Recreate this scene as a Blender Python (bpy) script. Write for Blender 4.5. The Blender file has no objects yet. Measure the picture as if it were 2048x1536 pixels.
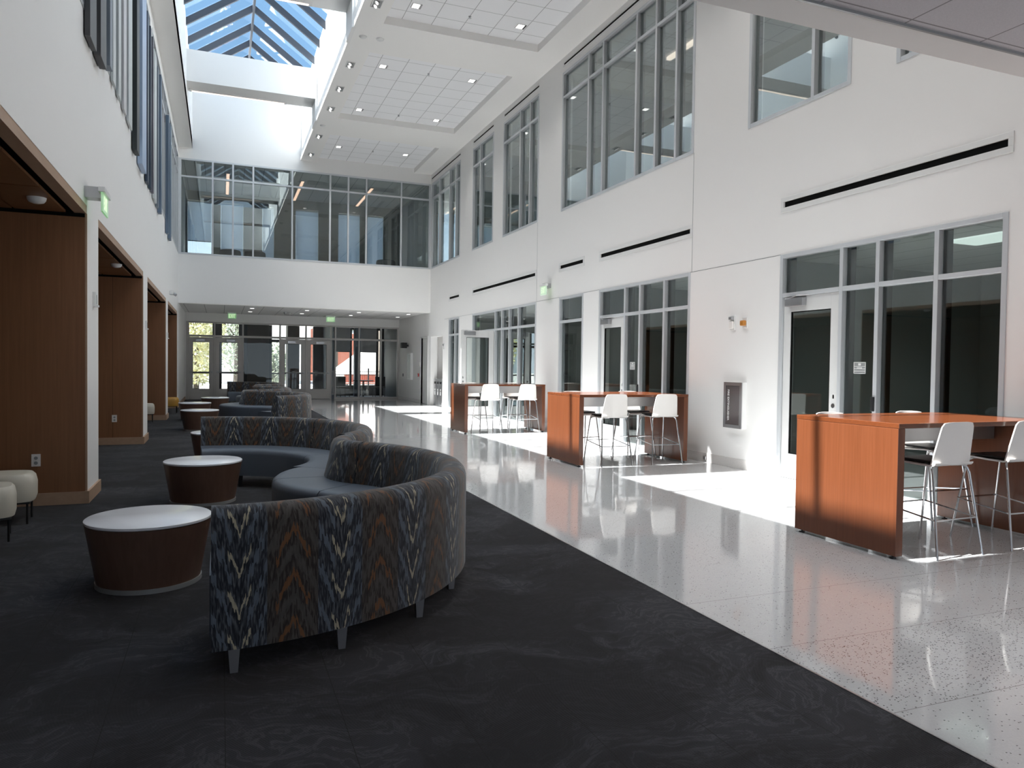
import bpy, bmesh, math, random
from mathutils import Vector, Matrix
random.seed(7)
PI = math.pi
S = bpy.context.scene
COL = S.collection

# ------------------------------------------------------------------ camera
H = 1.48
F_PX, YAW, PIT, ROL = 1466.41, math.radians(21.70), math.radians(1.415), math.radians(.747)
fwd = Vector((math.sin(YAW)*math.cos(PIT), math.cos(YAW)*math.cos(PIT), -math.sin(PIT)))
rgt = Vector((math.cos(YAW), -math.sin(YAW), 0))
upv = rgt.cross(fwd)
r2 = rgt*math.cos(ROL) + upv*math.sin(ROL)
u2 = -rgt*math.sin(ROL) + upv*math.cos(ROL)
cam_data = bpy.data.cameras.new('camera')
cam_data.sensor_width = 36
cam_data.lens = F_PX/2048*36
cam_data.clip_start, cam_data.clip_end = .05, 500
cam = bpy.data.objects.new('camera', cam_data)
M = Matrix((r2, u2, -fwd)).transposed().to_4x4()
M.translation = Vector((0, 0, H))
cam.matrix_world = M
COL.objects.link(cam)
S.camera = cam

# ------------------------------------------------------------------ sky, sun, exposure
world = bpy.data.worlds.new('sky'); S.world = world; world.use_nodes = True
wn = world.node_tree.nodes; wl = world.node_tree.links; wn.clear()
wo = wn.new('ShaderNodeOutputWorld'); wb = wn.new('ShaderNodeBackground')
wt = wn.new('ShaderNodeTexCoord'); ws = wn.new('ShaderNodeSeparateXYZ'); wr = wn.new('ShaderNodeValToRGB')
wr.color_ramp.elements[0].position = 0.0; wr.color_ramp.elements[0].color = (.62, .70, .78, 1)
wr.color_ramp.elements[1].position = .35; wr.color_ramp.elements[1].color = (.116, .215, .345, 1)
wl.new(wt.outputs['Generated'], ws.inputs[0]); wl.new(ws.outputs['Z'], wr.inputs[0])
# hazy glow around the sun
SUN_DIR = Vector((-.561, .045, 1)).normalized()
wd = wn.new('ShaderNodeVectorMath'); wd.operation = 'DOT_PRODUCT'; wd.inputs[1].default_value = SUN_DIR
wl.new(wt.outputs['Generated'], wd.inputs[0])
wm = wn.new('ShaderNodeMath'); wm.operation = 'MAXIMUM'; wl.new(wd.outputs['Value'], wm.inputs[0]); wm.inputs[1].default_value = 0
wp = wn.new('ShaderNodeMath'); wp.operation = 'POWER'; wl.new(wm.outputs[0], wp.inputs[0]); wp.inputs[1].default_value = 7
wg = wn.new('ShaderNodeVectorMath'); wg.operation = 'SCALE'; wg.inputs[0].default_value = (1.7, 1.69, 1.65); wl.new(wp.outputs[0], wg.inputs['Scale'])
wa = wn.new('ShaderNodeVectorMath'); wa.operation = 'ADD'; wl.new(wr.outputs[0], wa.inputs[0]); wl.new(wg.outputs[0], wa.inputs[1])
wl.new(wa.outputs[0], wb.inputs[0]); wb.inputs[1].default_value = 1.0
wl.new(wb.outputs[0], wo.inputs[0])

sun_d = bpy.data.lights.new('sun', 'SUN'); sun_d.energy = 9.2; sun_d.angle = math.radians(.55)
sun_d.color = (1, .965, .92)
sun = bpy.data.objects.new('sun', sun_d); COL.objects.link(sun)
sun.rotation_euler = Vector((.561, -.045, -1)).to_track_quat('-Z', 'Y').to_euler()
sun.location = (-8, 14, 20)

S.view_settings.view_transform = 'Standard'
S.view_settings.look = 'None'
S.view_settings.exposure = 1.68
S.view_settings.gamma = 1
S.view_settings.use_curve_mapping = False
try:
    S.cycles.max_bounces = 12; S.cycles.diffuse_bounces = 8; S.cycles.glossy_bounces = 5
    S.cycles.transparent_max_bounces = 24; S.cycles.transmission_bounces = 6
    S.cycles.caustics_reflective = False; S.cycles.caustics_refractive = False
    S.cycles.sample_clamp_indirect = 6
except Exception:
    pass

# ------------------------------------------------------------------ materials
class NT:
    def __init__(s, name):
        s.m = bpy.data.materials.new(name); s.m.use_nodes = True
        s.n = s.m.node_tree.nodes; s.l = s.m.node_tree.links
        s.b = s.n['Principled BSDF']; s.out = s.n['Material Output']
    def new(s, t, **k):
        x = s.n.new(t)
        for a, v in k.items(): setattr(x, a, v)
        return x
    def link(s, a, b): s.l.new(a, b)
    def val(s, node, i, v):
        if hasattr(v, 'links') or isinstance(v, bpy.types.NodeSocket): s.l.new(v, node.inputs[i])
        else: node.inputs[i].default_value = v
    def math(s, op, a, b=0.0, c=None):
        x = s.new('ShaderNodeMath', operation=op); s.val(x, 0, a); s.val(x, 1, b)
        if c is not None: s.val(x, 2, c)
        return x.outputs[0]
    def mix(s, f, a, b):
        x = s.new('ShaderNodeMix', data_type='RGBA'); s.val(x, 0, f)
        for i, v in ((6, a), (7, b)):
            s.val(x, i, v if isinstance(v, bpy.types.NodeSocket) else (*v, 1) if len(v) == 3 else v)
        return x.outputs[2]
    def noise(s, vec, scale, detail=4, rough=.55, dist=0):
        x = s.new('ShaderNodeTexNoise'); x.inputs['Scale'].default_value = scale
        x.inputs['Detail'].default_value = detail; x.inputs['Roughness'].default_value = rough
        x.inputs['Distortion'].default_value = dist
        if vec is not None: s.link(vec, x.inputs['Vector'])
        return x.outputs['Fac']
    def coord(s, kind='Object', scale=(1, 1, 1)):
        t = s.new('ShaderNodeTexCoord'); m = s.new('ShaderNodeMapping'); m.inputs['Scale'].default_value = scale
        s.link(t.outputs[kind], m.inputs[0]); return m.outputs[0]
    def world(s, scale=(1, 1, 1)):
        t = s.new('ShaderNodeNewGeometry'); m = s.new('ShaderNodeMapping'); m.inputs['Scale'].default_value = scale
        s.link(t.outputs['Position'], m.inputs[0]); return m.outputs[0]
    def bump(s, h, strength=.2, dist=.01):
        x = s.new('ShaderNodeBump'); x.inputs['Strength'].default_value = strength; x.inputs['Distance'].default_value = dist
        s.link(h, x.inputs['Height']); s.link(x.outputs[0], s.b.inputs['Normal'])
    def ramp(s, f, pts):
        x = s.new('ShaderNodeValToRGB'); e = x.color_ramp.elements
        while len(e) < len(pts): e.new(.5)
        for q, (p, c) in zip(e, pts): q.position = p; q.color = (*c, 1)
        s.link(f, x.inputs[0]); return x.outputs[0]
    def col(s, c):
        if isinstance(c, bpy.types.NodeSocket): s.link(c, s.b.inputs['Base Color'])
        else: s.b.inputs['Base Color'].default_value = (*c, 1)

def plain(name, c, rough=.5, metal=0, spec=.5, var=.04, vs=6):
    t = NT(name)
    f = t.noise(t.coord('Object'), vs, 3)
    t.col(t.mix(f, tuple(x*(1-var) for x in c), tuple(min(1, x*(1+var)) for x in c)))
    t.b.inputs['Roughness'].default_value = rough; t.b.inputs['Metallic'].default_value = metal
    t.b.inputs['Specular IOR Level'].default_value = spec
    return t.m

def emit(name, c, strength):
    t = NT(name); t.col((.8, .8, .8))
    t.b.inputs['Emission Color'].default_value = (*c, 1); t.b.inputs['Emission Strength'].default_value = strength
    return t.m

def glass(name, tint, ior=1.5, extra=0.0):
    t = NT(name); t.n.remove(t.b)
    tr = t.new('ShaderNodeBsdfTransparent'); tr.inputs[0].default_value = (*tint, 1)
    gl = t.new('ShaderNodeBsdfGlossy'); gl.inputs['Roughness'].default_value = .003
    gl.inputs[0].default_value = (.95, 1, 1, 1)
    fr = t.new('ShaderNodeFresnel'); geo = t.new('ShaderNodeNewGeometry')
    # thin pane: both faces reflect like the outer face
    t.link(t.math('ADD', ior, t.math('MULTIPLY', geo.outputs['Backfacing'], 1/ior-ior)), fr.inputs[0])
    # faint waviness of the pane
    b = t.new('ShaderNodeBump'); b.inputs['Strength'].default_value = .015; b.inputs['Distance'].default_value = .02
    t.link(t.noise(t.world((1, 1, 1)), 1.3, 1), b.inputs['Height'])
    t.link(b.outputs[0], gl.inputs['Normal']) if 'Normal' in gl.inputs else None
    f = t.math('ADD', fr.outputs[0], extra)
    f = t.math('MINIMUM', f, 1.0)
    mx = t.new('ShaderNodeMixShader'); t.link(f, mx.inputs[0]); t.link(tr.outputs[0], mx.inputs[1]); t.link(gl.outputs[0], mx.inputs[2])
    t.link(mx.outputs[0], t.out.inputs[0]); return t.m

def wood(name, dark, light, rough=.4, grain=(26, 26, 1.2), coord='world', plank=None, spec=.4):
    t = NT(name)
    v = t.world(grain) if coord == 'world' else t.coord('Object', grain)
    f = t.noise(v, 1.6, 6, .6, .3)
    f2 = t.noise(t.world((3, 3, .6)) if coord == 'world' else t.coord('Object', (3, 3, .6)), 1.0, 2)
    c = t.mix(f, dark, light)
    c = t.mix(t.math('MULTIPLY', f2, .35), c, tuple(x*.75 for x in dark))
    if plank:
        sp = t.new('ShaderNodeSeparateXYZ'); t.link(t.world(), sp.inputs[0])
        k = t.math('ADD', sp.outputs[0], sp.outputs[1])
        fr = t.math('FRACT', t.math('DIVIDE', k, plank))
        ln = t.math('LESS_THAN', fr, .008/plank*.6)
        c = t.mix(ln, c, tuple(x*.25 for x in dark))
    t.col(c); t.b.inputs['Roughness'].default_value = rough; t.b.inputs['Specular IOR Level'].default_value = spec
    t.bump(f, .05, .002)
    return t.m

MAT = {}
def build_materials():
    m = MAT
    # painted gypsum
    def paint(name, c):
        t = NT(name); f = t.noise(t.world(), 1.4, 3)
        t.col(t.mix(f, tuple(x*.985 for x in c), c)); t.b.inputs['Roughness'].default_value = .62
        t.b.inputs['Specular IOR Level'].default_value = .35
        t.bump(t.noise(t.world(), 220, 2), .03, .001); return t.m
    m['wall'] = paint('wall_paint', (.84, .83, .815))
    m['ceil'] = paint('ceiling_paint', (.89, .875, .85))
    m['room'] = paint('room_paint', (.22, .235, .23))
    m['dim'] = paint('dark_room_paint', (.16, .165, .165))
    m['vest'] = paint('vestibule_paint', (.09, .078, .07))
    m['white_panel'] = paint('white_panel', (.86, .88, .88))
    # acoustic ceiling tile with T grid: world-aligned grid
    def tiles(name, c, px, py, ox, oy, line=(.45, .45, .45), w=.014, speck=.10):
        t = NT(name); sp = t.new('ShaderNodeSeparateXYZ'); t.link(t.world(), sp.inputs[0])
        a = t.math('FRACT', t.math('DIVIDE', t.math('ADD', sp.outputs[0], -ox + 50*px), px))
        b = t.math('FRACT', t.math('DIVIDE', t.math('ADD', sp.outputs[1], -oy + 50*py), py))
        g = t.math('MAXIMUM', t.math('LESS_THAN', a, w/px), t.math('LESS_THAN', b, w/py))
        n = t.noise(t.world(), 160, 3, .7)
        base = t.mix(n, tuple(x*(1-speck) for x in c), c)
        t.col(t.mix(g, base, line)); t.b.inputs['Roughness'].default_value = .9
        t.bump(n, .25, .002); return t.m
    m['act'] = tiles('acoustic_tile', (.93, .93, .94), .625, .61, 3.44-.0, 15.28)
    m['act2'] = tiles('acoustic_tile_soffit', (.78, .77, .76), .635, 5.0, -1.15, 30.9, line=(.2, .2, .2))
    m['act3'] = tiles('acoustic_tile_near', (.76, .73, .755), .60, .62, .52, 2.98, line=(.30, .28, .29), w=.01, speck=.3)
    # terrazzo
    t = NT('terrazzo')
    sp = t.new('ShaderNodeSeparateXYZ'); t.link(t.world(), sp.inputs[0])
    def vor(scale):
        x = t.new('ShaderNodeTexVoronoi'); x.inputs['Scale'].default_value = scale
        t.link(t.world(), x.inputs['Vector']); return x
    v1 = vor(85); v2 = vor(160)
    rnd = t.new('ShaderNodeSeparateColor'); t.link(v1.outputs['Color'], rnd.inputs[0])
    rnd2 = t.new('ShaderNodeSeparateColor'); t.link(v2.outputs['Color'], rnd2.inputs[0])
    band = t.math('COMPARE', sp.outputs[1], 2.68, .383)       # one pour is more strongly speckled
    thr = t.math('ADD', t.math('MULTIPLY', band, .28), .10)
    dark = t.math('MULTIPLY', t.math('LESS_THAN', rnd.outputs[0], thr), t.math('LESS_THAN', v1.outputs['Distance'], .33))
    base = t.mix(rnd2.outputs[1], (.46, .467, .48), (.56, .565, .572))
    base = t.mix(t.noise(t.world(), .7, 2), base, (.49, .49, .495))
    c = t.mix(dark, base, (.07, .06, .06))
    jy = t.math('LESS_THAN', t.math('FRACT', t.math('DIVIDE', t.math('ADD', sp.outputs[1], 50*.765-2.295), .765)), .004)
    c = t.mix(t.math('MULTIPLY', jy, t.math('LESS_THAN', sp.outputs[1], 4.2)), c, (.16, .14, .13))
    t.col(c); t.b.inputs['Roughness'].default_value = .065; t.b.inputs['Specular IOR Level'].default_value = .85
    bm_ = t.new('ShaderNodeBump'); bm_.inputs['Strength'].default_value = .05; bm_.inputs['Distance'].default_value = .02
    t.link(t.noise(t.world(), 3.0, 1), bm_.inputs['Height']); t.link(bm_.outputs[0], t.b.inputs['Normal'])
    m['terrazzo'] = t.m
    m['terrazzo_base'] = plain('terrazzo_base', (.66, .64, .62), .35, vs=60, var=.12)
    # carpet: charcoal tile with pale scribbled strokes
    t = NT('carpet')
    w = t.new('ShaderNodeVectorMath', operation='ADD')
    nz = t.new('ShaderNodeTexNoise'); nz.inputs['Scale'].default_value = 1.3; nz.inputs['Detail'].default_value = 3
    t.link(t.world(), nz.inputs['Vector'])
    sc = t.new('ShaderNodeVectorMath', operation='SCALE'); t.link(nz.outputs['Color'], sc.inputs[0]); sc.inputs['Scale'].default_value = 1.1
    t.link(t.world(), w.inputs[0]); t.link(sc.outputs[0], w.inputs[1])
    wsx = t.new('ShaderNodeMapping'); wsx.inputs['Scale'].default_value = (1.0, 2.1, 1); t.link(w.outputs[0], wsx.inputs[0])
    wav = t.noise(wsx.outputs[0], 3.4, 7, .68, .9)
    ln = t.math('SUBTRACT', 1.0, t.math('MULTIPLY', t.math('ABSOLUTE', t.math('SUBTRACT', wav, .5)), 34))
    ln = t.math('MAXIMUM', ln, 0.0)
    patch = t.noise(wsx.outputs[0], .8, 5, .65, .6)
    ps = t.ramp(patch, [(.44, (0, 0, 0)), (.57, (1, 1, 1))])
    fib = t.noise(t.world((1, 1, 1)), 210, 2)
    mott = t.noise(w.outputs[0], 5, 4, .7)
    c = t.mix(ps, (.007, .0075, .009), (.032, .0335, .041))
    c = t.mix(t.math('MULTIPLY', mott, .30), c, (.034, .0355, .043))
    c = t.mix(t.math('MULTIPLY', ln, t.math('MULTIPLY', t.math('ADD', ps, .25), .7)), c, (.10, .104, .116))
    c = t.mix(t.math('MULTIPLY', fib, .55), c, (.008, .008, .010))
    wv = t.new('ShaderNodeTexWave', wave_type='BANDS', bands_direction='Y'); wv.inputs['Scale'].default_value = 62
    wv.inputs['Distortion'].default_value = .4
    t.link(t.world(), wv.inputs['Vector'])
    c = t.mix(t.math('MULTIPLY', wv.outputs['Fac'], .25), c, (.006, .006, .008))
    cs = t.new('ShaderNodeSeparateXYZ'); t.link(t.world(), cs.inputs[0])
    seam = t.math('LESS_THAN', t.math('FRACT', t.math('DIVIDE', t.math('ADD', cs.outputs[0], 20.22), .46)), .008)
    c = t.mix(seam, c, (.003, .003, .003))
    t.col(c); t.b.inputs['Roughness'].default_value = .95; t.b.inputs['Specular IOR Level'].default_value = .1
    t.b.inputs['Sheen Weight'].default_value = .15; t.b.inputs['Sheen Roughness'].default_value = .5
    t.bump(t.math('ADD', fib, wv.outputs['Fac']), .5, .004)
    m['carpet'] = t.m
    m['frame'] = plain('satin_aluminium', (.60, .62, .64), .38, .25, vs=2)
    m['frame_dark'] = plain('dark_bronze_aluminium', (.02, .022, .025), .4, .2)
    m['frame_white'] = plain('white_door_frame', (.66, .66, .65), .45)
    m['door_grey'] = plain('grey_door_frame', (.50, .48, .465), .45)
    m['black'] = plain('black_plastic', (.012, .012, .013), .4)
    m['slot'] = plain('vent_black', (.004, .004, .004), .7, spec=.1)
    m['void'] = plain('gasket_black', (.01, .01, .01), .6, spec=.1)
    m['chrome'] = plain('chrome_tube', (.62, .62, .63), .18, 1.0, var=.01)
    m['steel'] = plain('brushed_steel', (.45, .45, .46), .32, .9)
    m['silverleg'] = plain('silver_leg', (.26, .25, .26), .4, .6)
    m['white_plastic'] = plain('white_plastic', (.74, .74, .73), .35)
    m['shell'] = plain('stool_shell', (.80, .77, .74), .38, var=.01)
    m['pad'] = plain('stool_pad', (.016, .014, .015), .5, var=.1, vs=30)
    m['laminate'] = plain('white_laminate', (.90, .92, .96), .22, var=.015)
    m['kick'] = plain('kick_ring', (.33, .34, .34), .35, .3)
    m['rafter'] = plain('rafter_slate', (.055, .062, .078), .5)
    m['glass_room'] = glass('room_glass', (.84, .87, .855), 1.52, .04)
    m['glass_up'] = glass('upper_glass', (.82, .86, .85), 1.6, .15)
    m['glass_gallery'] = glass('gallery_glass', (.80, .84, .83), 1.55, .05)
    m['glass_door'] = glass('entrance_glass', (.96, .97, .97), 1.28)
    m['glass_sky'] = glass('skylight_glass', (.95, .975, .99), 1.35)
    m['alcove'] = wood('alcove_veneer', (.185, .080, .034), (.33, .150, .070), .42, (34, 34, .9), plank=1.6)
    m['alcove_edge'] = wood('oak_edge', (.36, .23, .15), (.50, .34, .23), .45, (10, 1.2, 10))
    m['alcove_ceil'] = wood('alcove_ceiling_veneer', (.15, .068, .028), (.24, .115, .05), .42, (1.2, 14, 14))
    m['cherry'] = wood('cherry_veneer', (.105, .031, .012), (.180, .058, .024), .24, (30, 30, 1.0), spec=.6)
    m['cherry_top'] = wood('cherry_top_veneer', (.095, .026, .009), (.16, .048, .018), .16, (1.2, 26, 26), spec=.7)
    m['walnut'] = wood('walnut_veneer', (.10, .055, .038), (.20, .115, .082), .36, (20, 20, .9))
    m['vinyl'] = plain('slate_blue_vinyl', (.085, .103, .130), .42, var=.05, vs=3)
    m['cream'] = plain('cream_leather', (.60, .56, .47), .45, var=.03)
    m['mustard'] = plain('mustard_leather', (.50, .26, .04), .45, var=.03)
    m['darkmetal'] = plain('dark_metal', (.02, .02, .02), .4, .5)
    for k, c in dict(charcoal=(.052, .052, .056), slate=(.15, .18, .215), navy=(.018, .035, .065), green_black=(.018, .026, .027),
                     sky_blue=(.36, .46, .62), steel_blue=(.12, .17, .24), mauve=(.10, .10, .125), pale=(.50, .53, .53),
                     ltgrey=(.52, .52, .53)).items():
        m['fin_'+k] = plain('fin_'+k, c, .5)
    # ikat upholstery: vertical bands of jagged chevrons, u runs along the sofa, v up the back
    t = NT('ikat_fabric')
    uv = t.new('ShaderNodeUVMap', uv_map='UVMap'); sp = t.new('ShaderNodeSeparateXYZ'); t.link(uv.outputs[0], sp.inputs[0])
    u, v = sp.outputs[0], sp.outputs[1]
    P = .50
    ph = t.math('DIVIDE', t.math('ADD', u, 10.0), P)
    fu = t.math('FRACT', ph)
    # stroke columns ~12 mm wide jitter the chevrons into feathered steps
    colid = t.math('FLOOR', t.math('MULTIPLY', u, 85))
    cb = t.new('ShaderNodeCombineXYZ'); t.link(colid, cb.inputs[0]); t.link(t.math('MULTIPLY', v, 5.0), cb.inputs[1])
    wnz = t.new('ShaderNodeTexWhiteNoise', noise_dimensions='1D'); t.link(colid, wnz.inputs['W'])
    jag = t.math('MULTIPLY', t.math('SUBTRACT', wnz.outputs[0], .5), .055)
    cb2 = t.new('ShaderNodeCombineXYZ'); t.link(t.math('MULTIPLY', u, 70), cb2.inputs[0]); t.link(t.math('MULTIPLY', v, 14), cb2.inputs[1])
    n1 = t.noise(cb2.outputs[0], 1.0, 2)
    jag = t.math('ADD', jag, t.math('MULTIPLY', t.math('SUBTRACT', n1, .5), .07))
    isA = t.math('LESS_THAN', fu, .5)
    tri = t.math('ABSOLUTE', t.math('SUBTRACT', t.math('FRACT', t.math('MULTIPLY', fu, 2.0)), .5))   # 0 centre .. .5 edge
    per = .195
    va = t.math('ADD', t.math('SUBTRACT', v, t.math('MULTIPLY', tri, .62)), jag)
    vb = t.math('ADD', t.math('ADD', v, t.math('MULTIPLY', tri, .50)), jag)
    fa = t.math('FRACT', t.math('DIVIDE', t.math('ADD', va, 10), per))
    fb = t.math('FRACT', t.math('DIVIDE', t.math('ADD', vb, 10), per*1.15))
    near_c = t.math('LESS_THAN', tri, .21)
    beige = t.math('MULTIPLY', t.math('LESS_THAN', fa, .15), near_c)
    steel = t.math('MULTIPLY', t.math('COMPARE', fa, .55, .13), t.math('GREATER_THAN', tri, .14))
    cb3 = t.new('ShaderNodeCombineXYZ'); t.link(t.math('MULTIPLY', u, 95), cb3.inputs[0]); t.link(t.math('MULTIPLY', va, 20), cb3.inputs[1])
    dash = t.noise(cb3.outputs[0], 1.0, 1)
    cb4 = t.new('ShaderNodeCombineXYZ'); t.link(t.math('MULTIPLY', u, 95), cb4.inputs[0]); t.link(t.math('MULTIPLY', vb, 18), cb4.inputs[1])
    dash2 = t.noise(cb4.outputs[0], 1.0, 1)
    cA = t.ramp(dash, [(.40, (.010, .011, .016)), (.47, (.020, .022, .028)), (.56, (.044, .048, .058)), (.66, (.095, .10, .108))])
    cA = t.mix(t.math('MULTIPLY', steel, .75), cA, (.12, .145, .18)); cA = t.mix(t.math('MULTIPLY', beige, .9), cA, (.40, .35, .25))
    org = t.math('MULTIPLY', t.math('LESS_THAN', fb, .17), t.math('LESS_THAN', tri, .34))
    gry = t.math('COMPARE', fb, .62, .12)
    cB = t.ramp(dash2, [(.40, (.020, .015, .012)), (.50, (.040, .031, .026)), (.62, (.072, .062, .055))])
    cB = t.mix(t.math('MULTIPLY', gry, .6), cB, (.080, .072, .066)); cB = t.mix(t.math('MULTIPLY', org, .8), cB, (.17, .070, .024))
    t.col(t.mix(isA, cB, cA)); t.b.inputs['Roughness'].default_value = .78; t.b.inputs['Specular IOR Level'].default_value = .25
    t.b.inputs['Sheen Weight'].default_value = .25
    t.bump(t.noise(t.world(), 400, 2), .2, .001)
    m['ikat'] = t.m
    m['warm_strip'] = emit('warm_strip', (1, .80, .66), .5)
    m['warm_strip_dim'] = emit('warm_strip_upstairs', (1, .62, .44), .5)
    m['lamp_white'] = emit('lamp_white', (1, .97, .93), .8)
    m['panel_lit'] = emit('panel_lit', (.85, 1, .95), .28)
    m['exit_green'] = emit('exit_green', (.10, .62, .08), .12)
    m['exit_letter'] = emit('exit_letter', (.75, 1, .55), .2)
    m['exit_plate'] = plain('exit_plate', (.55, .80, .55), .3)
    m['amber'] = plain('amber_lens', (.50, .20, .03), .2)
    m['red'] = plain('red_plastic', (.42, .03, .03), .4)
    m['brick'] = plain('brick_red', (.42, .15, .10), .85, var=.25, vs=9)
    m['roof'] = plain('pale_roof', (.60, .58, .56), .8, var=.1)
    m['siding'] = plain('white_siding', (.72, .73, .74), .7)
    m['paving'] = plain('concrete_paving', (.50, .49, .47), .9, var=.1)
    m['grass'] = plain('lawn_green', (.10, .17, .04), .95, var=.3, vs=2)
    m['bark'] = plain('bark', (.10, .085, .07), .9, var=.3)
    m['leafA'] = plain('leaf_yellow_green', (.66, .64, .40), .7, var=.45, vs=3)
    m['leafB'] = plain('leaf_dark_green', (.36, .40, .29), .7, var=.45, vs=3)
    m['shade'] = plain('roller_shade_fabric', (.40, .385, .37), .85, var=.03)
    t = NT('translucent_shade'); t.n.remove(t.b)
    d = t.new('ShaderNodeBsdfDiffuse'); d.inputs[0].default_value = (.42, .45, .50, 1)
    tl = t.new('ShaderNodeBsdfTranslucent'); tl.inputs[0].default_value = (.62, .70, .80, 1)
    mx = t.new('ShaderNodeMixShader'); mx.inputs[0].default_value = .6
    t.link(d.outputs[0], mx.inputs[1]); t.link(tl.outputs[0], mx.inputs[2]); t.link(mx.outputs[0], t.out.inputs[0])
    m['shade_up'] = t.m
build_materials()

# ------------------------------------------------------------------ mesh helpers
class MB:
    def __init__(s): s.v = []; s.f = []; s.uv = None
    def box(s, x0, x1, y0, y1, z0, z1):
        if x1 < x0: x0, x1 = x1, x0
        if y1 < y0: y0, y1 = y1, y0
        if z1 < z0: z0, z1 = z1, z0
        n = len(s.v)
        s.v += [(x0,y0,z0),(x1,y0,z0),(x1,y1,z0),(x0,y1,z0),(x0,y0,z1),(x1,y0,z1),(x1,y1,z1),(x0,y1,z1)]
        s.f += [tuple(n+i for i in q) for q in ((0,3,2,1),(4,5,6,7),(0,1,5,4),(1,2,6,5),(2,3,7,6),(3,0,4,7))]
        return s
    def hexa(s, p):   # 8 points, bottom 4 then top 4
        n = len(s.v); s.v += [tuple(q) for q in p]
        s.f += [tuple(n+i for i in q) for q in ((0,3,2,1),(4,5,6,7),(0,1,5,4),(1,2,6,5),(2,3,7,6),(3,0,4,7))]
        return s
    def tube(s, pts, r, seg=10, r2=None):
        pts = [Vector(p) for p in pts]; N = len(pts); rings = []
        prev = None
        for i, p in enumerate(pts):
            d = (pts[min(i+1, N-1)] - pts[max(i-1, 0)]).normalized()
            if prev is None:
                a = Vector((0, 0, 1)) if abs(d.z) < .9 else Vector((1, 0, 0))
                x = d.cross(a).normalized()
            else:
                x = (prev - d*prev.dot(d)).normalized()
            prev = x; y = d.cross(x)
            rr = r if r2 is None else r + (r2-r)*i/max(1, N-1)
            n = len(s.v); rings.append(n)
            for k in range(seg):
                a = 2*PI*k/seg; s.v.append(tuple(p + x*math.cos(a)*rr + y*math.sin(a)*rr))
        for a, b in zip(rings, rings[1:]):
            for k in range(seg):
                k2 = (k+1) % seg; s.f.append((a+k, b+k, b+k2, a+k2))
        s.f.append(tuple(rings[0]+k for k in range(seg)))
        s.f.append(tuple(rings[-1]+k for k in reversed(range(seg))))
        return s
    def lathe(s, prof, cx=0, cy=0, seg=48, sx=1, sy=1):   # prof [(r,z)] bottom to top, closed by fans
        rings = []
        for r, z in prof:
            n = len(s.v); rings.append(n)
            for k in range(seg):
                a = 2*PI*k/seg; s.v.append((cx+r*sx*math.cos(a), cy+r*sy*math.sin(a), z))
        for a, b in zip(rings, rings[1:]):
            for k in range(seg):
                k2 = (k+1) % seg; s.f.append((a+k, a+k2, b+k2, b+k))
        s.f.append(tuple(rings[0]+k for k in reversed(range(seg))))
        s.f.append(tuple(rings[-1]+k for k in range(seg)))
        return s
    def build(s, name, mat, parent=None, bevel=0, smooth=False, seg=2):
        me = bpy.data.meshes.new(name); me.from_pydata(s.v, [], s.f); me.update()
        if s.uv:
            l = me.uv_layers.new(name='UVMap')
            for lp in me.loops: l.data[lp.index].uv = s.uv[lp.vertex_index]
        bm = bmesh.new(); bm.from_mesh(me); bmesh.ops.recalc_face_normals(bm, faces=bm.faces); bm.to_mesh(me); bm.free()
        if smooth:
            for p in me.polygons: p.use_smooth = True
            try: me.set_sharp_from_angle(angle=math.radians(40))
            except Exception: pass
        me.materials.append(MAT[mat] if isinstance(mat, str) else mat)
        o = bpy.data.objects.new(name, me); COL.objects.link(o)
        if parent is not None: o.parent = parent
        if bevel:
            b = o.modifiers.new('bevel', 'BEVEL'); b.width = bevel; b.segments = seg; b.limit_method = 'ANGLE'
        return o

def B(*a): return MB().box(*a)
def tag(o, label, cat, group=None):
    o['label'] = label; o['category'] = cat
    if group: o['group'] = group
    return o
def struct(o):
    o['kind'] = 'structure'; return o
def thing(name, label, cat, loc=(0, 0, 0), rz=0, group=None):
    o = bpy.data.objects.new(name, None); COL.objects.link(o); o.empty_display_size = .1
    o.location = loc; o.rotation_euler = (0, 0, rz)
    if label: tag(o, label, cat, group)
    return o
def sgroup(name, loc=(0, 0, 0)):
    o = bpy.data.objects.new(name, None); COL.objects.link(o); o.location = loc; o['kind'] = 'structure'; return o
def dup(root, loc=None, rz=None, label=None, group=None):
    r = root.copy(); COL.objects.link(r)
    if loc is not None: r.location = loc
    if rz is not None: r.rotation_euler = (0, 0, rz)
    if label: r['label'] = label
    if group: r['group'] = group
    for ch in list(root.children):
        c = ch.copy(); COL.objects.link(c); c.parent = r
        for g in list(ch.children):
            d = g.copy(); COL.objects.link(d); d.parent = c
    return r
def grid_wall(mb, axis, c0, c1, a0, a1, z0, z1, holes):
    """wall slab normal to axis ('x' or 'y') with rectangular holes [(a0,a1,z0,z1)]"""
    As = sorted({a0, a1, *[h[0] for h in holes], *[h[1] for h in holes]}); Zs = sorted({z0, z1, *[h[2] for h in holes], *[h[3] for h in holes]})
    As = [a for a in As if a0 <= a <= a1]; Zs = [z for z in Zs if z0 <= z <= z1]
    for i in range(len(As)-1):
        run = None
        for j in range(len(Zs)-1):
            ca, cz = (As[i]+As[i+1])/2, (Zs[j]+Zs[j+1])/2
            hole = any(h[0] < ca < h[1] and h[2] < cz < h[3] for h in holes)
            if not hole:
                if run is None: run = Zs[j]
            if (hole or j == len(Zs)-2) and run is not None:
                top = Zs[j] if hole else Zs[j+1]
                if axis == 'x': mb.box(c0, c1, As[i], As[i+1], run, top)
                else: mb.box(As[i], As[i+1], c0, c1, run, top)
                run = None
    return mb
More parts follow.
